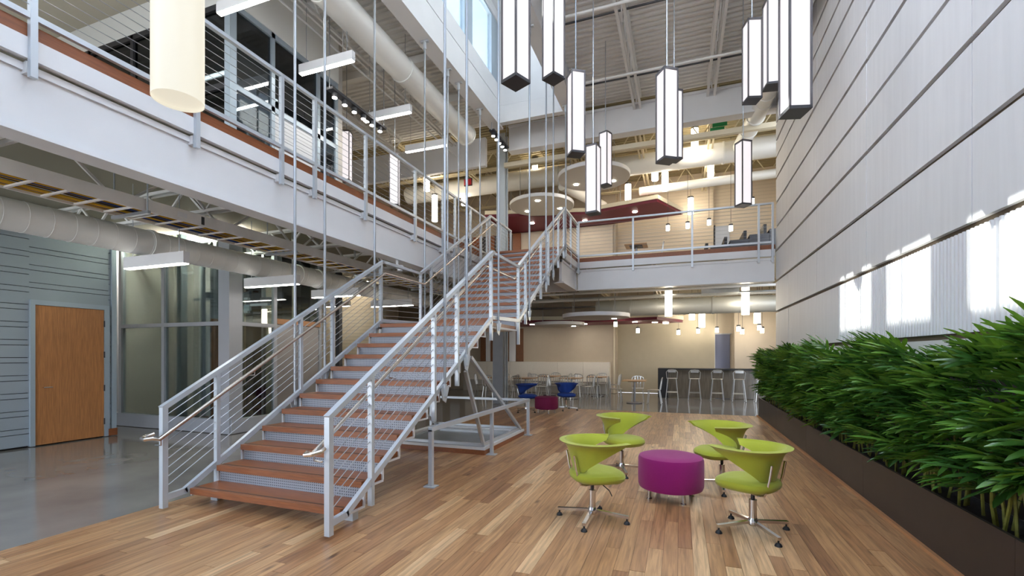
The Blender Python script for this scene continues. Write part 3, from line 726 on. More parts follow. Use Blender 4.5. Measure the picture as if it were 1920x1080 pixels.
for i in range(NP):
    y = 0.9+i*0.475; rnd = random.Random(100+i); hs = rnd.uniform(0.95,1.10) if y < 11.5 else 1.02
    nth = NP-i
    w = {1:'first',2:'second',3:'third',4:'fourth',5:'fifth',6:'sixth',7:'seventh',8:'eighth',9:'ninth',10:'tenth',11:'eleventh',12:'twelfth',13:'thirteenth',14:'fourteenth',15:'fifteenth',16:'sixteenth',17:'seventeenth',18:'eighteenth',19:'nineteenth',20:'twentieth',21:'twenty first',22:'twenty second',23:'twenty third',24:'twenty fourth',25:'twenty fifth',26:'twenty sixth'}[nth]
    t = thing('lady_palm', 'green lady palm in the planter, %s plant from the far end' % w, 'plant', (2.10,y,0.40), group='palms in the planter')
    for k in range(5):
        o = part(t, 'stem', stems[rnd.randrange(4)], None); o.location = (rnd.uniform(-0.12,0.06), rnd.uniform(-0.2,0.2), 0); o.scale = (1,1,rnd.uniform(0.75,1.05)*hs); o.rotation_euler = (rnd.uniform(-.05,.05), rnd.uniform(-.05,.05), rnd.uniform(0,6.3))
    for k in range(60):
        o = part(t, 'leaf', leafs[rnd.randrange(9)], None)
        h = rnd.uniform(0.16,1.18)**0.8*hs if k > 5 else rnd.uniform(1.0,1.2)*hs
        ang = PI+max(-0.95,min(1.15,rnd.gauss(0.1,0.6))); up = 0.22+0.80*max(0,(h-0.5))+rnd.uniform(-0.35,0.30)
        o.location = (rnd.uniform(-0.19,-0.06), rnd.uniform(-0.26,0.26), h)
        o.rotation_euler = (rnd.uniform(-0.5,0.5), -up, ang); s = rnd.uniform(0.75,1.12)*(1-0.35*abs(ang-PI)/1.5); o.scale = (s,s,s)

# ---------------------------------------------------------------- side walls and timber door
def siding_mat(name, col, pitch, dark=0.55):
    m = mat(name, col, 0.6); n = m.node_tree.nodes; l = m.node_tree.links; b = n['Principled BSDF']
    g = n.new('ShaderNodeNewGeometry'); s = n.new('ShaderNodeSeparateXYZ'); l.new(g.outputs['Position'], s.inputs[0])
    k = n.new('ShaderNodeMath'); k.operation = 'MULTIPLY'; k.inputs[1].default_value = 1/pitch; l.new(s.outputs['Z'], k.inputs[0])
    f = n.new('ShaderNodeMath'); f.operation = 'FRACT'; l.new(k.outputs[0], f.inputs[0])
    r = n.new('ShaderNodeValToRGB'); e = r.color_ramp.elements; e[0].position = 0.0; e[0].color = (dark,)*3+(1,); e[1].position = 0.16; e[1].color = (1,1,1,1)
    l.new(f.outputs[0], r.inputs[0]); mx = n.new('ShaderNodeMix'); mx.data_type = 'RGBA'; mx.blend_type = 'MULTIPLY'; mx.inputs[0].default_value = 1
    mx.inputs[6].default_value = (*col,1); l.new(r.outputs[0], mx.inputs[7]); l.new(mx.outputs[2], b.inputs['Base Color'])
    bp = n.new('ShaderNodeBump'); bp.inputs['Distance'].default_value = 0.02; bp.inputs['Strength'].default_value = 0.6
    l.new(f.outputs[0], bp.inputs['Height']); l.new(bp.outputs[0], b.inputs['Normal'])
siding_mat('siding_lined', (0.62,0.56,0.44), 0.125)
siding_mat('siding_white', (0.74,0.75,0.77), 0.15, 0.6)
siding_mat('siding_beige', (0.66,0.56,0.43), 0.135, 0.8)
wl = lone('wall_left', MB().box(-10.9,-10.66,-2,5.9,0,4.25), 'black', 'blue grey wall of horizontal metal boards around timber door', 'wall', kind='structure')
for ya, yb, z in ((-2,4.62,0.02),(5.80,5.84,0.02),(4.62,5.80,2.56)):
    zz = z; k = 0
    while zz < 4.15:
        h = 0.205 if k % 2 == 0 else 0.08
        part(wl, 'siding_board', MB().box(-10.66,-10.615,ya,yb,zz,min(4.2,zz+h)), 'siding_blue'); zz += h+0.011; k += 1
part(wl, 'corner_post', MB().box(-10.68,-10.58,5.84,5.92,0,4.2), 'frame_blue')
part(wl, 'base_block', MB().box(-10.66,-10.57,5.78,5.93,0,0.14), 'fascia_wood')
d1 = thing('door_1', 'orange brown timber door in blue grey metal frame', 'door', (-10.6,5.2,0), kind='structure')
part(d1, 'door_leaf', MB().box(-10.64,-10.59,4.69,5.71,0.01,2.47), 'door_wood')
part(d1, 'door_frame', MB().box(-10.66,-10.575,5.715,5.80,0,2.56).box(-10.66,-10.575,4.62,4.685,0,2.56).box(-10.66,-10.575,4.685,5.715,2.475,2.56), 'frame_blue')
for z in (0.3,0.95,1.6,2.2): part(d1, 'hinge', MB().tube([(-10.575,5.71,z-0.06),(-10.575,5.71,z+0.06)],0.012,8), 'dark_metal', True)
part(d1, 'lever_handle', MB().tube([(-10.57,4.78,1.02),(-10.53,4.78,1.02),(-10.53,4.90,1.02)],0.01,8), 'chrome', True)
lone('wall_outer', MB().box(-13.3,-13,-2,20.5,0,DECK), 'beige_wall', 'outer wall far beyond the elevator shaft', 'wall', kind='structure')
lone('wall_passage', MB().box(-13,-10.1,14.0,14.2,0,D-0.2), 'siding_lined', 'warm lit horizontally lined wall past the elevator', 'wall', kind='structure')

ww = thing('added_wall_lamp', 'added warm strip lamp that brightens the lined passage wall', 'linear lamp', (-11.2,13.4,4.1))  # extra lamp added only to brighten the passage wall
part(ww, 'housing', MB().box(-12.4,-10.2,13.3,13.45,4.16,4.25), 'white_paint'); part(ww, 'lens', MB().box(-12.35,-10.25,13.32,13.43,4.10,4.158), 'lamp_warm')

# ---------------------------------------------------------------- glazed elevator shaft
ev = thing('elevator_shaft', 'glazed elevator shaft with grey steel mullions behind staircase', 'elevator', (-9.5,7.8,0), kind='structure')
EX, EY = -8.5, 6.75
part(ev, 'base_curb', MB().box(-12.5,EX,EY-0.03,EY+0.12,0,0.28).box(EX-0.12,EX+0.03,EY,9.25,0,0.28), 'frame_grey')
for x, w in ((-12.2,0.06),(-11.95,0.09),(-10.52,0.085)): part(ev, 'mullion', MB().box(x-w/2,x+w/2,EY,EY+0.1,0.28,4.2), 'frame_grey')
part(ev, 'mullion', MB().box(-10.23,-10.10,EY+0.10,EY+0.24,0.28,4.2), 'frame_blue')
part(ev, 'corner_column', MB().box(-8.79,-8.49,EY-0.04,EY+0.26,0,4.2), 'frame_grey')
for y in (7.85,9.22): part(ev, 'mullion', MB().box(EX-0.08,EX,y-0.04,y+0.04,0.28,4.2), 'frame_grey')
for x0, x1 in ((-11.9,-10.56),(-10.48,-8.8)): part(ev, 'transom', MB().box(x0,x1,EY,EY+0.09,2.2,2.28), 'frame_grey')
part(ev, 'transom', MB().box(EX-0.09,EX,7.01,7.81,2.2,2.28), 'frame_grey')
for x0, x1 in ((-11.9,-10.56),(-10.48,-8.8)):
    for z0, z1 in ((0.28,2.2),(2.28,4.18)): part(ev, 'pane', MB().box(x0,x1,EY+0.04,EY+0.05,z0,z1), 'shaft_glass')
for z0, z1 in ((0.28,2.2),(2.28,4.18)): part(ev, 'pane', MB().box(EX-0.05,EX-0.04,7.01,7.81,z0,z1), 'shaft_glass')
part(ev, 'pane', MB().box(EX-0.05,EX-0.04,7.89,9.18,2.42,4.18), 'shaft_glass')
part(ev, 'steel_panel', MB().box(EX-0.05,EX-0.02,7.89,9.18,0.28,2.28), 'brushed_steel'); part(ev, 'timber_rail', MB().box(EX-0.09,EX+0.01,7.89,9.2,2.29,2.41), 'trim_orange')
part(ev, 'rear_wall', MB().box(-12.5,EX-0.1,9.3,9.45,0,4.2), 'olive_wall'); part(ev, 'side_wall', MB().box(-12.7,-12.5,EY,9.45,0,4.2), 'curtain_light')
part(ev, 'inner_wall', MB().box(-12.5,-11.05,8.3,8.4,0.02,4.2), 'curtain_light')
for x, y, w, dd in ((-10.95,8.2,0.16,0.3),(-10.35,7.9,0.30,0.3),(-9.85,7.6,0.16,0.5),(-9.35,7.9,0.22,0.3),(-9.0,8.4,0.2,0.3),(-8.8,8.8,0.16,0.3)):
    part(ev, 'guide_column', MB().box(x-w/2,x+w/2,y,y+dd,0.02,4.2), 'black')
for x, y in ((-10.08,7.3),(-9.68,7.3),(-9.15,7.5),(-8.95,7.9)): part(ev, 'guide_rail', MB().box(x-0.035,x+0.035,y,y+0.06,0.02,4.2), 'brushed_steel')
for k, (x, z) in enumerate(((-9.45,3.45),(-9.45,3.15),(-9.45,2.85),(-9.45,2.55),(-10.75,2.9),(-9.0,3.3),(-8.85,2.7))):
    part(ev, 'bracket', MB().box(x-0.3,x+0.22,7.75,7.82,z,z+0.05), 'frame_grey'); part(ev, 'machine_box', MB().box(x-0.1,x+0.16,7.84,8.1,z+0.06,z+0.2), ('dark_metal','frame_blue')[k % 2])
for x in (-11.6,-10.2,-9.2): part(ev, 'added_shaft_lamp', MB().box(x-0.45,x+0.45,7.1,7.25,4.1,4.16), 'lamp_spot')  # lamps added only to brighten the inside of the shaft
lone('post', MB().box(-8.5,-8.38,9.75,9.87,0,4.2), 'dark_metal', 'slim dark post beside the passage past the elevator', 'post', kind='structure')

# ---------------------------------------------------------------- glazed room off the side walkway (upstairs)
gr = thing('glass_room', 'dark glazed room with blue grey frames on the side walkway', 'glass partition', (-7.3,5.8,D), kind='structure')
GX, GY, GT = -7.3, 5.79, 7.75
part(gr, 'corner_post', MB().box(GX-0.1,GX+0.03,GY-0.03,GY+0.1,D,GT), 'frame_blue')
for y in (6.69,7.87,8.42): part(gr, 'mullion', MB().box(GX-0.09,GX,y-0.04,y+0.04,D,GT), 'frame_blue')
for x in (-8.6,-9.9,-11.2): part(gr, 'mullion', MB().box(x-0.04,x+0.04,GY,GY+0.09,D,GT), 'dark_metal')
for z in (D+0.05,6.3,GT-0.05):
    part(gr, 'transom', MB().box(GX-0.09,GX,GY+0.1,8.4,z-0.05,z+0.05), 'frame_blue'); part(gr, 'transom', MB().box(-12.9,GX-0.1,GY,GY+0.09,z-0.05,z+0.05), 'dark_metal')
yl = [5.89,6.65,6.73,7.83,7.91,8.38]
for i in (0,2,4):
    for z0, z1 in ((D+0.1,6.25),(6.35,GT-0.1)):
        if i == 2 and z0 < 6: part(gr, 'infill_panel', MB().box(GX-0.05,GX-0.03,yl[i],yl[i+1],z0,z1), 'siding_white')
        else: part(gr, 'pane', MB().box(GX-0.05,GX-0.04,yl[i],yl[i+1],z0,z1), 'dark_glass')
xl = [-12.9,-11.24,-11.16,-9.94,-9.86,-8.64,-8.56,-7.4]
for i in (0,2,4,6):
    for z0, z1 in ((D+0.1,6.25),(6.35,GT-0.1)): part(gr, 'pane', MB().box(xl[i],xl[i+1],GY+0.04,GY+0.05,z0,z1), 'dark_glass')
part(gr, 'bulkhead', MB().box(GX-0.15,GX+0.02,GY-0.03,8.46,GT,DECK-0.05), 'duct_white'); part(gr, 'bulkhead', MB().box(-12.9,GX-0.15,GY,GY+0.1,GT,DECK-0.05), 'duct_white')
part(gr, 'rear_wall', MB().box(-12.9,GX,8.46,8.6,D,DECK-0.05), 'disc_grey'); part(gr, 'room_ceiling', MB().box(-12.9,GX-0.16,GY+0.1,8.46,GT-0.04,GT), 'disc_grey')
part(gr, 'shelf_unit', MB().box(-8.6,-8.2,6.3,8.0,D,5.4), 'white_paint'); part(gr, 'roller_blind', MB().box(-9.0,-8.95,6.2,8.2,D+0.6,6.0), 'column_blue')
lone('soffit', MB().box(-13,-7.32,-2,4.61,6.9,7.1), 'soffit_beige', 'beige soffit over near end of the side walkway', 'ceiling', kind='structure')

# ---------------------------------------------------------------- rear walls, lower hall
lone('wall_back', MB().box(-17,-2.5,19.3,20.2,0,DECK), 'taupe_wall', 'taupe rear wall behind the cafe banquette', 'wall', kind='structure')
lone('wall_back', MB().box(-2.5,1.30,20.0,20.2,0,D-0.2), 'olive_wall', 'olive taupe rear wall behind the bar', 'wall', kind='structure')
lone('trim_2', MB().box(-2.58,-2.53,19.27,19.33,0,D-0.2), 'cream_trim', 'cream corner trim between the two rear walls', 'trim', kind='structure')
lone('wall_back', MB().box(1.30,6,20.4,20.6,0,D-0.2), 'beige_wall', 'set back beige wall beside the blue door', 'wall', kind='structure')
lone('wall_back', MB().box(1.95,6,19.3,19.45,0,D-0.2), 'beige_wall', 'beige wall washed by small round lamps', 'wall', kind='structure')
d2 = thing('door_2', 'tall slate blue door in the rear wall behind the bar', 'door', (1.5,20.35,0), kind='structure')
part(d2, 'door_leaf', MB().box(1.32,1.88,20.33,20.37,0,2.42), 'blue_door'); part(d2, 'door_frame', MB().box(1.30,1.34,20.31,20.39,0,2.46).box(1.34,1.94,20.31,20.39,2.42,2.46), 'frame_grey')
bq = thing('banquette', 'long cream banquette against the taupe rear wall', 'banquette', (-6,19,0))
part(bq, 'plinth', MB().box(-9.2,-2.68,18.75,19.29,0,0.48), 'grey_base')
for i in range(6): part(bq, 'back_panel', MB().box(-9.2+i*1.085,-9.2+(i+1)*1.085-0.008,18.95,19.29,0.485,1.29), 'cream_vinyl')
wp = thing('slatted_panel', 'row of dark timber and white upright wall panels above banquette', 'wall panel', (-8,19.2,1.3))
xs = [-8.55,-8.28,-8.05,-7.78,-7.45,-7.15,-6.83,-6.5]
for i in range(len(xs)-1): part(wp, ('timber_strip','white_strip')[i % 2], MB().box(xs[i],xs[i+1]-0.01,19.2,19.295,1.30,2.75), ('panel_wood','white_paint')[i % 2])
wp2 = thing('light_panel', 'bright white upright panels in the warm passage behind staircase', 'wall panel', (-11.5,19.2,0.8))
for x in (-12.8,-11.9,-11.0,-10.1): part(wp2, 'white_strip', MB().box(x,x+0.45,19.2,19.29,0.7,2.8), 'white_paint')
lone('wall_side', MB().box(4.5,4.7,BY,20.5,0,DECK), 'beige_wall', 'beige side wall of the rear hall', 'wall', kind='structure')
# ---------------------------------------------------------------- rear walls, upper hall
lone('wall_upper', MB().box(-2.5,1.25,20.0,20.2,D,DECK), 'siding_beige', 'beige lined wall of the upstairs hall', 'wall', kind='structure')
lone('wall_upper', MB().box(1.25,6,20.2,20.4,D,DECK), 'siding_beige', 'beige lined wall behind the tiered seats', 'wall', kind='structure')
lone('shutter', MB().box(-6.6,-2.6,19.2,19.28,D,6.95), 'beige_wall', 'closed beige shutter under the maroon canopy', 'shutter')
d3 = thing('door_3', 'grey door opening behind the tiered seats upstairs', 'door', (1.5,20.15,D), kind='structure')
part(d3, 'door_leaf', MB().box(1.33,1.85,20.15,20.19,D,6.75), 'frame_grey'); part(d3, 'door_frame', MB().box(1.28,1.33,20.13,20.2,D,6.8), 'dark_metal')
wp3 = thing('timber_screen', 'reddish timber panels and dark openings beyond top of staircase', 'wall panel', (-7.5,19,D))
for i, x in enumerate((-9.6,-8.9,-8.2,-7.5,-6.95)): part(wp3, 'timber_panel', MB().box(x,x+0.36,19.1,19.28,D,6.95), 'fascia_wood')
for i, x in enumerate((-9.24,-8.54,-7.84,-7.14)): part(wp3, 'dark_panel', MB().box(x,x+0.34,19.2,19.28,D,6.95), 'dark_metal')
def canopy(z0, label):
    t = thing('canopy', label, 'canopy', (-3.5,18,z0))
    P = [(-7.2,16.6),(-3.41,17.6),(-0.76,16.99),(0.1,18.9),(-2.5,19.25),(-7.2,19.25)]
    part(t, 'underside', MB().prism(P, z0, z0+0.1), 'maroon')
    mb = MB()
    for a, b in (((-7.2,16.6),(-3.41,17.6)),((-3.41,17.6),(-0.76,16.99)),((-0.76,16.99),(0.1,18.9))): mb.bar((*a,z0+0.17),(*b,z0+0.17),0.06,0.14)
    part(t, 'cream_edge', mb, 'cream_trim')
    for x, y in ((-5.7,18.0),(-3.6,18.4),(-1.6,17.9)):
        part(t, 'downlight', MB().lathe([(0.09,-0.015),(0.09,0.0)],16,(x,y,z0)), 'lamp_spot')
    for x, y in ((-6.4,17.4),(-2.2,18.4),(-0.9,17.6)): part(t, 'hanger', MB().tube([(x,y,z0+0.1),(x,y,z0+1.3)],0.012,6), 'rod_steel')
canopy(7.0, 'angular maroon canopy with cream edge in upstairs hall')
canopy(2.84, 'thin maroon canopy with cream edge above the cafe tables')
def disc(loc, r, label, top, nl=3):
    t = thing('ceiling_disc', label, 'ceiling panel', loc)
    x, y, z = loc
    part(t, 'disc_panel', MB().lathe([(0.0,0.0),(r-0.01,0.0),(r,0.01),(r,0.09),(0.0,0.09)],64,loc), 'disc_grey', True)
    part(t, 'rim', MB().lathe([(r+0.004,0.0),(r+0.02,0.004),(r+0.02,0.12),(r+0.004,0.12),(r+0.004,0.0)],64,loc,False), 'white_paint', True)
    for k in range(3):
        a = 0.6+k*2.1
        if k < nl: part(t, 'downlight', MB().lathe([(0.075,-0.012),(0.075,0.001)],16,(x+0.62*r*math.cos(a),y+0.62*r*math.sin(a),z)), 'lamp_spot')
        part(t, 'hanger', MB().tube([(x+0.7*r*math.cos(a+1),y+0.7*r*math.sin(a+1),z+0.1),(x+0.7*r*math.cos(a+1),y+0.7*r*math.sin(a+1),top)],0.01,6), 'rod_steel')
disc((-2.65,15.0,7.34), 1.14, 'higher round grey ceiling disc with white rim', 8.6)
disc((-4.75,16.15,7.0), 1.15, 'lower round grey ceiling disc nearest the staircase', 8.6)
disc((-2.55,14.85,2.78), 1.05, 'round grey ceiling disc over the cafe tables', 4.2, 1)
disc((-4.4,17.4,2.72), 0.95, 'small round ceiling disc behind the staircase over cafe', 4.2, 1)
for k, x in enumerate((-4.5,-2.6,-0.7,1.2,3.1)):
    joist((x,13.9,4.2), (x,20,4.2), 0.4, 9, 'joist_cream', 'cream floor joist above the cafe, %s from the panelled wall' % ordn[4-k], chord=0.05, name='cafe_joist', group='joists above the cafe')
for k, (y, z) in enumerate(((14.5,3.55),(15.0,3.45),(16.6,3.6),(18.2,3.5))):
    lone('ceiling_pipe', MB().tube([(-6,y,z),(4.4,y,z)],(0.04,0.03,0.06,0.04)[k],8), ('joist_paint','duct_galv')[k % 2], 'pipe under the cafe ceiling, %s from the atrium' % ordn[k], 'pipe', 'cafe ceiling pipes', smooth=True)
lone('ceiling_box', MB().box(0.6,1.6,14.6,15.1,3.4,3.75), 'duct_galv', 'galvanised equipment box under the cafe ceiling', 'equipment')

# ---------------------------------------------------------------- lamps
def lantern(label, x, y, zb, rot, top=DECK-0.05, L=1.22, s=0.2):
    t = thing('lantern_pendant', label, 'pendant lamp', (x,y,zb), group='square lantern pendants'); h = s/2; mb = MB(); f = 0.0095
    for sx in (-1,1):
        for sy in (-1,1): mb.box(x+sx*h-f,x+sx*h+f,y+sy*h-f,y+sy*h+f,zb,zb+L)
    part(t, 'corner_frame', mb, 'lantern_frame')
    part(t, 'bottom_cap', MB().box(x-h-f,x+h+f,y-h-f,y+h+f,zb-0.012,zb+0.02), 'dark_metal')
    part(t, 'top_cap', MB().box(x-h-f,x+h+f,y-h-f,y+h+f,zb+L-0.02,zb+L+0.012), 'lantern_frame')
    for k in range(4):
        a = k*PI/2; c, q = math.cos(a), math.sin(a)
        w = h-f; p = [(c*(h-0.004)-q*u, q*(h-0.004)+c*u) for u in (-w, w)]+[(c*(h-0.010)-q*u, q*(h-0.010)+c*u) for u in (w, -w)]
        part(t, 'diffuser', MB().prism([(x+i,y+j) for i,j in p], zb+0.02, zb+L-0.02), 'lamp_white')
    part(t, 'cord', MB().tube([(x,y,zb+L),(x,y,top)],0.009,6), 'rod_steel')
    t.rotation_euler.z = rot
R_ = math.radians
for a in (('square lantern pendant nearest the light well, lowest tip dark and largest', -1.61,4.52,4.44,R_(-25)), ('square lantern pendant hung highest just past the light well corner', -1.59,5.97,5.29,R_(-30)),
          ('square lantern pendant with pale face just above the lowest lantern', -1.49,6.91,4.65,R_(34)), ('lowest square lantern pendant in front of the round discs', -1.49,8.40,4.18,R_(-12)),
          ('square lantern pendant just behind the lowest one', -1.63,10.80,5.53,R_(-23)), ('large square lantern pendant over the purple ottoman', -0.17,6.68,4.27,R_(34)),
          ('square lantern pendant half hidden behind the one over ottoman', -0.10,8.79,5.11,R_(34)), ('lowest square lantern pendant beside the panelled wall', 1.15,9.90,4.49,R_(33)),
          ('square lantern pendant by the wall, smaller of the upper pair', 1.06,8.06,5.58,R_(17)), ('square lantern pendant by the wall, cut off at the top', 1.25,7.47,5.44,R_(9)),
          ('largest square lantern pendant beside the panelled wall', 1.08,5.29,4.02,R_(16))):
    lantern(*a)
lantern('square lantern pendant farthest along the side walkway near glazed room', -7.83,9.38,5.94,0.3,8.9); lantern('square lantern pendant behind the walkway railing near the exit sign', -6.41,9.37,5.16,0.4,8.9)
def tubelamp(label, x, y, zb, L, top, r=0.105, name='tube_pendant', m='lamp_warm', group='glowing tube pendants', n=20):
    t = thing(name, label, 'pendant lamp', (x,y,zb), group=group)
    part(t, 'shade', MB().lathe([(0.0,0.0),(r,0.0),(r,L),(0.0,L)],n,(x,y,zb)), m, True)
    part(t, 'cap', MB().lathe([(r+0.004,L),(r+0.004,L+0.06),(0.02,L+0.07)],n,(x,y,zb)), 'dark_metal', True)
    part(t, 'cord', MB().tube([(x,y,zb+L+0.06),(x,y,top)],0.006,6), 'dark_metal')
def P(px, py, d):
    t = (px-960)/862.0; c, s = math.cos(th), math.sin(th)
    return d*(t*c-s), d*(t*s+c), 1.6+(665-py)*d/862.0
tl = [(-5.04,16.25,8.0,0.8,'nearest the staircase column'), (0.44,15.6,7.77,0.95,'in front of the green sign'), (1.0,17.35,7.8,0.65,'under the wall duct bend'), (-0.82,16.75,7.67,0.52,'just behind the large lantern, shorter of two'),
      (-0.49,16.85,7.31,0.63,'just behind the large lantern, lower of two'), (-1.80,17.4,7.15,0.72,'above tip of the maroon canopy'), (0.39,19.3,7.1,0.62,'over the tiered seats'),
      (-8.54,14.45,7.48,0.88,'over the walkway railing, highest'), (-8.52,14.99,6.53,0.95,'over the walkway railing, lower'), (-7.94,16.26,7.45,0.84,'below the exit sign')]
for x, y, z, L, s in tl: tubelamp('warm glowing tube pendant upstairs '+s, x, y, z, L, 8.9)
for x, y, z, L, s in ((-0.33,14.89,2.78,0.82,'over the cafe table'), (1.83,15.25,2.79,0.84,'nearest the panelled wall'), (0.44,19.4,2.97,0.39,'above the bar, shorter'), (0.76,18.38,2.61,0.62,'above the bar, longer'),
                      (-0.9,18.3,2.82,0.41,'before the olive wall, farther from bar'), (-0.51,18.44,2.78,0.53,'before the olive wall, nearer the bar'), (2.5,17.8,2.68,0.35,'beyond the planter end')):
    tubelamp('warm glowing tube pendant downstairs '+s, x, y, z, L, 4.26)
big = thing('drum_pendant', 'large cream glowing cylinder pendant hanging before the walkway', 'pendant lamp', (-3.18,2.14,3.31))
part(big, 'shade', MB().lathe([(0.0,0.02),(0.146,0.02),(0.146,0.0),(0.15,0.0),(0.15,1.3),(0.0,1.3)],48,(-3.18,2.14,3.31)), 'lamp_cream', True)
part(big, 'cap', MB().lathe([(0.15,1.3),(0.15,1.34),(0.0,1.34)],48,(-3.18,2.14,3.31)), 'dark_metal', True); part(big, 'cord', MB().tube([(-3.18,2.14,4.6),(-3.18,2.14,8.2)],0.008,6), 'dark_metal')
gl = [(-0.06,19.5,2.40,'over the bar end'), (0.67,19.6,2.45,'second along the bar'), (1.36,19.7,2.47,'before the blue door'), (2.0,18.55,2.45,'higher of the pair past the door'), (2.13,18.6,2.35,'lower of the pair past the door'),
      (2.68,18.6,2.48,'higher of the last pair'), (2.78,18.65,2.38,'lower of the last pair'), (-1.55,18.6,2.45,'below the canopy tip'), (-2.2,17.0,2.62,'under the canopy edge')]
def globe(label, x, y, z, top):
    tubelamp(label, x, y, z, 0.17, top, 0.062, 'globe_pendant', 'lamp_warm', 'small globe pendants', 14)
for x, y, z, s in gl: globe('small glowing pendant downstairs '+s, x, y, z, 4.26)
for x, y, z, s in ((-0.4,17.0,5.95,'nearest the canopy'), (0.25,17.2,6.02,'second from the canopy'), (0.95,17.4,6.12,'middle of the row'), (1.6,17.0,5.75,'low over the tiered seats'), (2.3,17.4,6.7,'highest by the wall')):
    globe('small glowing pendant upstairs '+s, x, y, z, 8.9)
def linear(label, x0, x1, y, z, top, group):
    t = thing('linear_light', label, 'linear lamp', ((x0+x1)/2,y,z), group=group)
    part(t, 'housing', MB().box(x0,x1,y-0.045,y+0.045,z,z+0.17), 'white_paint'); part(t, 'end_cap', MB().box(x1,x1+0.004,y-0.046,y+0.046,z-0.001,z+0.171), 'white_paint')
    part(t, 'lens', MB().box(x0+0.01,x1-0.01,y-0.04,y+0.04,z-0.014,z-0.001), 'lamp_linear')
    for x in (x0+0.15, x1-0.15): part(t, 'cord', MB().tube([(x,y,z+0.17),(x,y,top)],0.006,6), 'rod_steel')
for k, y in enumerate((4.68,6.78,8.55,10.75)):
    linear('white linear lamp under the walkway, %s from the timber door' % ordn[k], -8.12, -6.78, y, 2.94, 4.26, 'linear lamps under the walkway')
linear('white linear lamp washing the lined wall past the elevator', -12.4, -10.8, 13.1, 3.3, 4.26, 'linear lamps under the walkway')
for k, y in enumerate((3.5,5.35,7.05,9.0,10.75,)):
    linear('white linear lamp over the walkway railing, %s from the near end' % ordn[k], -7.0, -5.73, y, 7.1, 8.9, 'linear lamps over the walkway')
def track(label, p, q, n):
    p = Vector(p); q = Vector(q); t = thing('track_light', label, 'spotlight', (p+q)/2)
    part(t, 'track', MB().bar(p,q,0.16,0.05), 'dark_metal')
    for i in range(n):
        a = p.lerp(q,(i+0.5)/n); h = part(t, 'lamp_head', MB().lathe([(0.06,-0.12),(0.06,-0.025)],14,a), 'dark_metal', True); part(h, 'bulb', MB().lathe([(0.045,-0.13),(0.045,-0.12)],14,a), 'lamp_spot')
    for a in (p, q): part(t, 'stem', MB().tube([a, (a.x,a.y,8.9)],0.01,6), 'rod_steel')
track('dark spotlight track with six lamps over the walkway', (-6.6,7.4,6.95), (-6.6,9.2,6.95), 6)
track('short dark spotlight track at end of the light well', (-5.0,12.0,7.95), (-5.0,13.2,7.95), 5)
ex = thing('exit_sign', 'small red sign hanging above the staircase landing upstairs', 'sign', (-6.9,14.5,7.5))
part(ex, 'face', MB().box(-7.06,-6.80,14.46,14.50,7.5,7.70), 'sign_red'); part(ex, 'housing', MB().box(-7.08,-6.78,14.50,14.54,7.48,7.74), 'dark_metal'); part(ex, 'stem', MB().tube([(-6.93,14.52,7.74),(-6.93,14.52,8.9)],0.01,6), 'dark_metal')
gs = thing('green_sign', 'green double sign beneath the header beam', 'sign', (1.0,14.3,7.95))
part(gs, 'upper_plate', MB().box(0.86,1.24,14.14,14.16,8.02,8.16), 'sign_green'); part(gs, 'lower_plate', MB().box(0.80,1.17,14.13,14.15,7.87,8.00), 'sign_green'); part(gs, 'bracket', MB().box(1.0,1.03,14.15,14.2,7.9,8.9), 'rod_steel')
lone('security_camera', MB().tube([(-5.35,7.9,3.50),(-5.35,7.9,3.40),(-5.28,7.9,3.36)],0.03,8).lathe([(0.0,0.0),(0.05,0.02),(0.07,0.08),(0.07,0.13)],14,(-5.28,7.9,3.26)), 'white_paint', 'white dome camera below the walkway beam', 'camera', smooth=True)
lone('smoke_detector', MB().lathe([(0.11,0.0),(0.13,0.03),(0.13,0.07)],20,(-0.75,4.0,8.6)).tube([(-0.75,4.0,8.66),(-0.75,4.0,8.93)],0.02,8), 'dark_metal', 'dark ceiling speaker between the roof joists', 'speaker', smooth=True)

linear('linear lamp inside the glazed upstairs room, nearer the corner', -9.6, -8.3, 6.6, 7.2, 7.72, 'lamps inside the glazed room')
linear('linear lamp inside the glazed upstairs room, farther from the corner', -9.6, -8.3, 7.7, 7.2, 7.72, 'lamps inside the glazed room')

# ---------------------------------------------------------------- cafe furniture
def cafe_table(label, loc, w=0.75):
    t = thing('cafe_table', label, 'table', group='cafe tables')
    part(t, 'table_top', MB().box(-w/2,w/2,-w/2,w/2,0.725,0.755), 'table_wood'); part(t, 'pedestal', MB().lathe([(0.035,0.02),(0.035,0.724)],14), 'brushed_steel', True)
    part(t, 'base', MB().lathe([(0.26,0.0),(0.26,0.012),(0.06,0.03)],24), 'brushed_steel', True); part(t, 'apron', MB().box(-0.2,0.2,-0.2,0.2,0.70,0.724), 'dark_metal')
    t.location = loc; return t
def cafe_chair(label):
    t = thing('cafe_chair', label, 'chair', group='metal cafe chairs')
    part(t, 'seat', cushion(0.0,0.21,0.21,0.435,0.46,16), 'chair_steel', True)
    for s in (-1,1):
        part(t, 'leg', MB().tube([(0.16,s*0.16,0.44),(0.20,s*0.20,0.0)],0.014,6), 'chair_steel', True)
        part(t, 'leg', MB().tube([(-0.17,s*0.16,0.44),(-0.24,s*0.20,0.0)],0.014,6), 'chair_steel', True)
    pts = [(-0.19,-0.19,0.44),(-0.23,-0.205,0.70),(-0.245,-0.18,0.80),(-0.26,-0.10,0.84),(-0.265,0,0.85),(-0.26,0.10,0.84),(-0.245,0.18,0.80),(-0.23,0.205,0.70),(-0.19,0.19,0.44)]
    part(t, 'back_hoop', MB().tube(pts,0.014,6), 'chair_steel', True)
    for s in (-0.09,0,0.09): part(t, 'back_slat', MB().bar((-0.195,s,0.46),(-0.258,s,0.84),0.03,0.008,(1,0,0)), 'chair_steel')
    return t
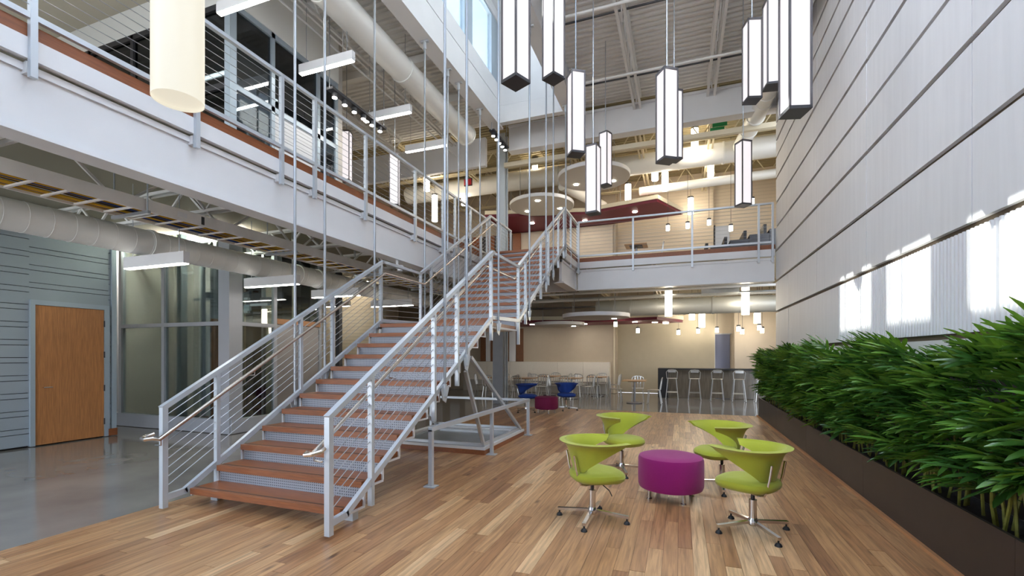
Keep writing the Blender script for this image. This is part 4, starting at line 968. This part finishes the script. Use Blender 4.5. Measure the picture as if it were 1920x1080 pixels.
def stool(label):
    t = thing('bar_stool', label, 'stool', group='bar stools')
    part(t, 'seat', cushion(0.0,0.19,0.19,0.735,0.765,16), 'chair_steel', True)
    for sx in (-1,1):
        for sy in (-1,1): part(t, 'leg', MB().tube([(sx*0.14,sy*0.14,0.74),(sx*0.21,sy*0.21,0.0)],0.014,6), 'chair_steel', True)
    fr = MB(); q = 0.19
    for a, b in (((-q,-q),(q,-q)),((q,-q),(q,q)),((q,q),(-q,q)),((-q,q),(-q,-q))): fr.tube([(*a,0.26),(*b,0.26)],0.010,6)
    part(t, 'foot_ring', fr, 'chair_steel', True)
    part(t, 'back_hoop', MB().tube([(-0.17,-0.17,0.75),(-0.2,-0.19,0.98),(-0.215,-0.12,1.06),(-0.22,0,1.07),(-0.215,0.12,1.06),(-0.2,0.19,0.98),(-0.17,0.17,0.75)],0.013,6), 'chair_steel', True)
    part(t, 'back_plate', MB().box(-0.225,-0.215,-0.13,0.13,0.97,1.05), 'chair_steel')
    return t
tabs = [((-1.42,15.77,0),'nearest the bar stools'), ((-3.75,16.6,0),'behind a blue chair'), ((-5.35,16.1,0),'behind the plum ottoman'), ((-6.6,16.3,0),'behind the column'), ((-4.9,17.8,0),'nearest the banquette'), ((-3.0,17.9,0),'by the banquette end')]
ch = None
for p, s in tabs:
    cafe_table('square timber topped cafe table '+s, p)
    for k, (dx, dy, a) in enumerate(((-0.62,0.04,0), (0.62,-0.02,PI), (0.05,0.62,-PI/2), (-0.03,-0.62,PI/2))):
        if k == 3 and s[0] == 'n' and 'bar' in s: continue
        lab = 'metal cafe chair on the %s side of the table %s' % (['staircase','planter','rear wall','atrium'][k], s)
        loc = (p[0]+dx, p[1]+dy, 0)
        if ch is None: ch = cafe_chair(lab); ch.location = loc; ch.rotation_euler.z = a
        else: dup(ch, loc, a+random.uniform(-0.15,0.15), lab)
bc = thing('bar_counter', 'black topped bar counter behind the metal stools', 'counter', (1.2,18.5,0))
part(bc, 'counter_top', MB().box(-0.78,3.4,18.1,18.8,1.04,1.09), 'black'); part(bc, 'end_panel', MB().box(-0.78,-0.42,18.12,18.78,0,1.04), 'black')
for i in range(5): part(bc, 'front_panel', MB().box(-0.41+i*0.76,-0.41+(i+1)*0.76-0.01,18.45,18.5,0.0,1.04), 'bar_front')
sb = None
for k, x in enumerate((-0.27,0.48,1.21,1.89,2.6)):
    lab = 'metal bar stool at the bar, %s from its black end' % ordn[k]
    if sb is None: sb = stool(lab); sb.location = (x,17.5,0); sb.rotation_euler.z = PI/2
    else: dup(sb, (x,17.5,0), PI/2, lab)
# upstairs furniture
ut = cafe_table('small upstairs table seen through the mezzanine railing', (-1.35,15.6,D-0.02), 0.7)
dup(ch, (-0.75,15.7,D-0.02), PI, 'metal cafe chair beside the small upstairs table')
dup(ch, (-3.2,16.2,D-0.02), 0.3, 'metal cafe chair alone upstairs near top of staircase')
tb = thing('tiered_seating', 'dark tiered seating rising toward the panelled wall upstairs', 'seating', (2,15.6,D-0.02))
for i in range(5): part(tb, 'tier', MB().box(0.35+i*0.52,0.35+(i+1)*0.52-0.01,15.0,17.0,D-0.02,D+0.30+i*0.12), 'dark_metal')
for i in range(5): part(tb, 'seat_back', MB().box(0.72+i*0.52,0.80+i*0.52,15.05,16.95,D+0.30+i*0.12,D+0.52+i*0.14), 'black')
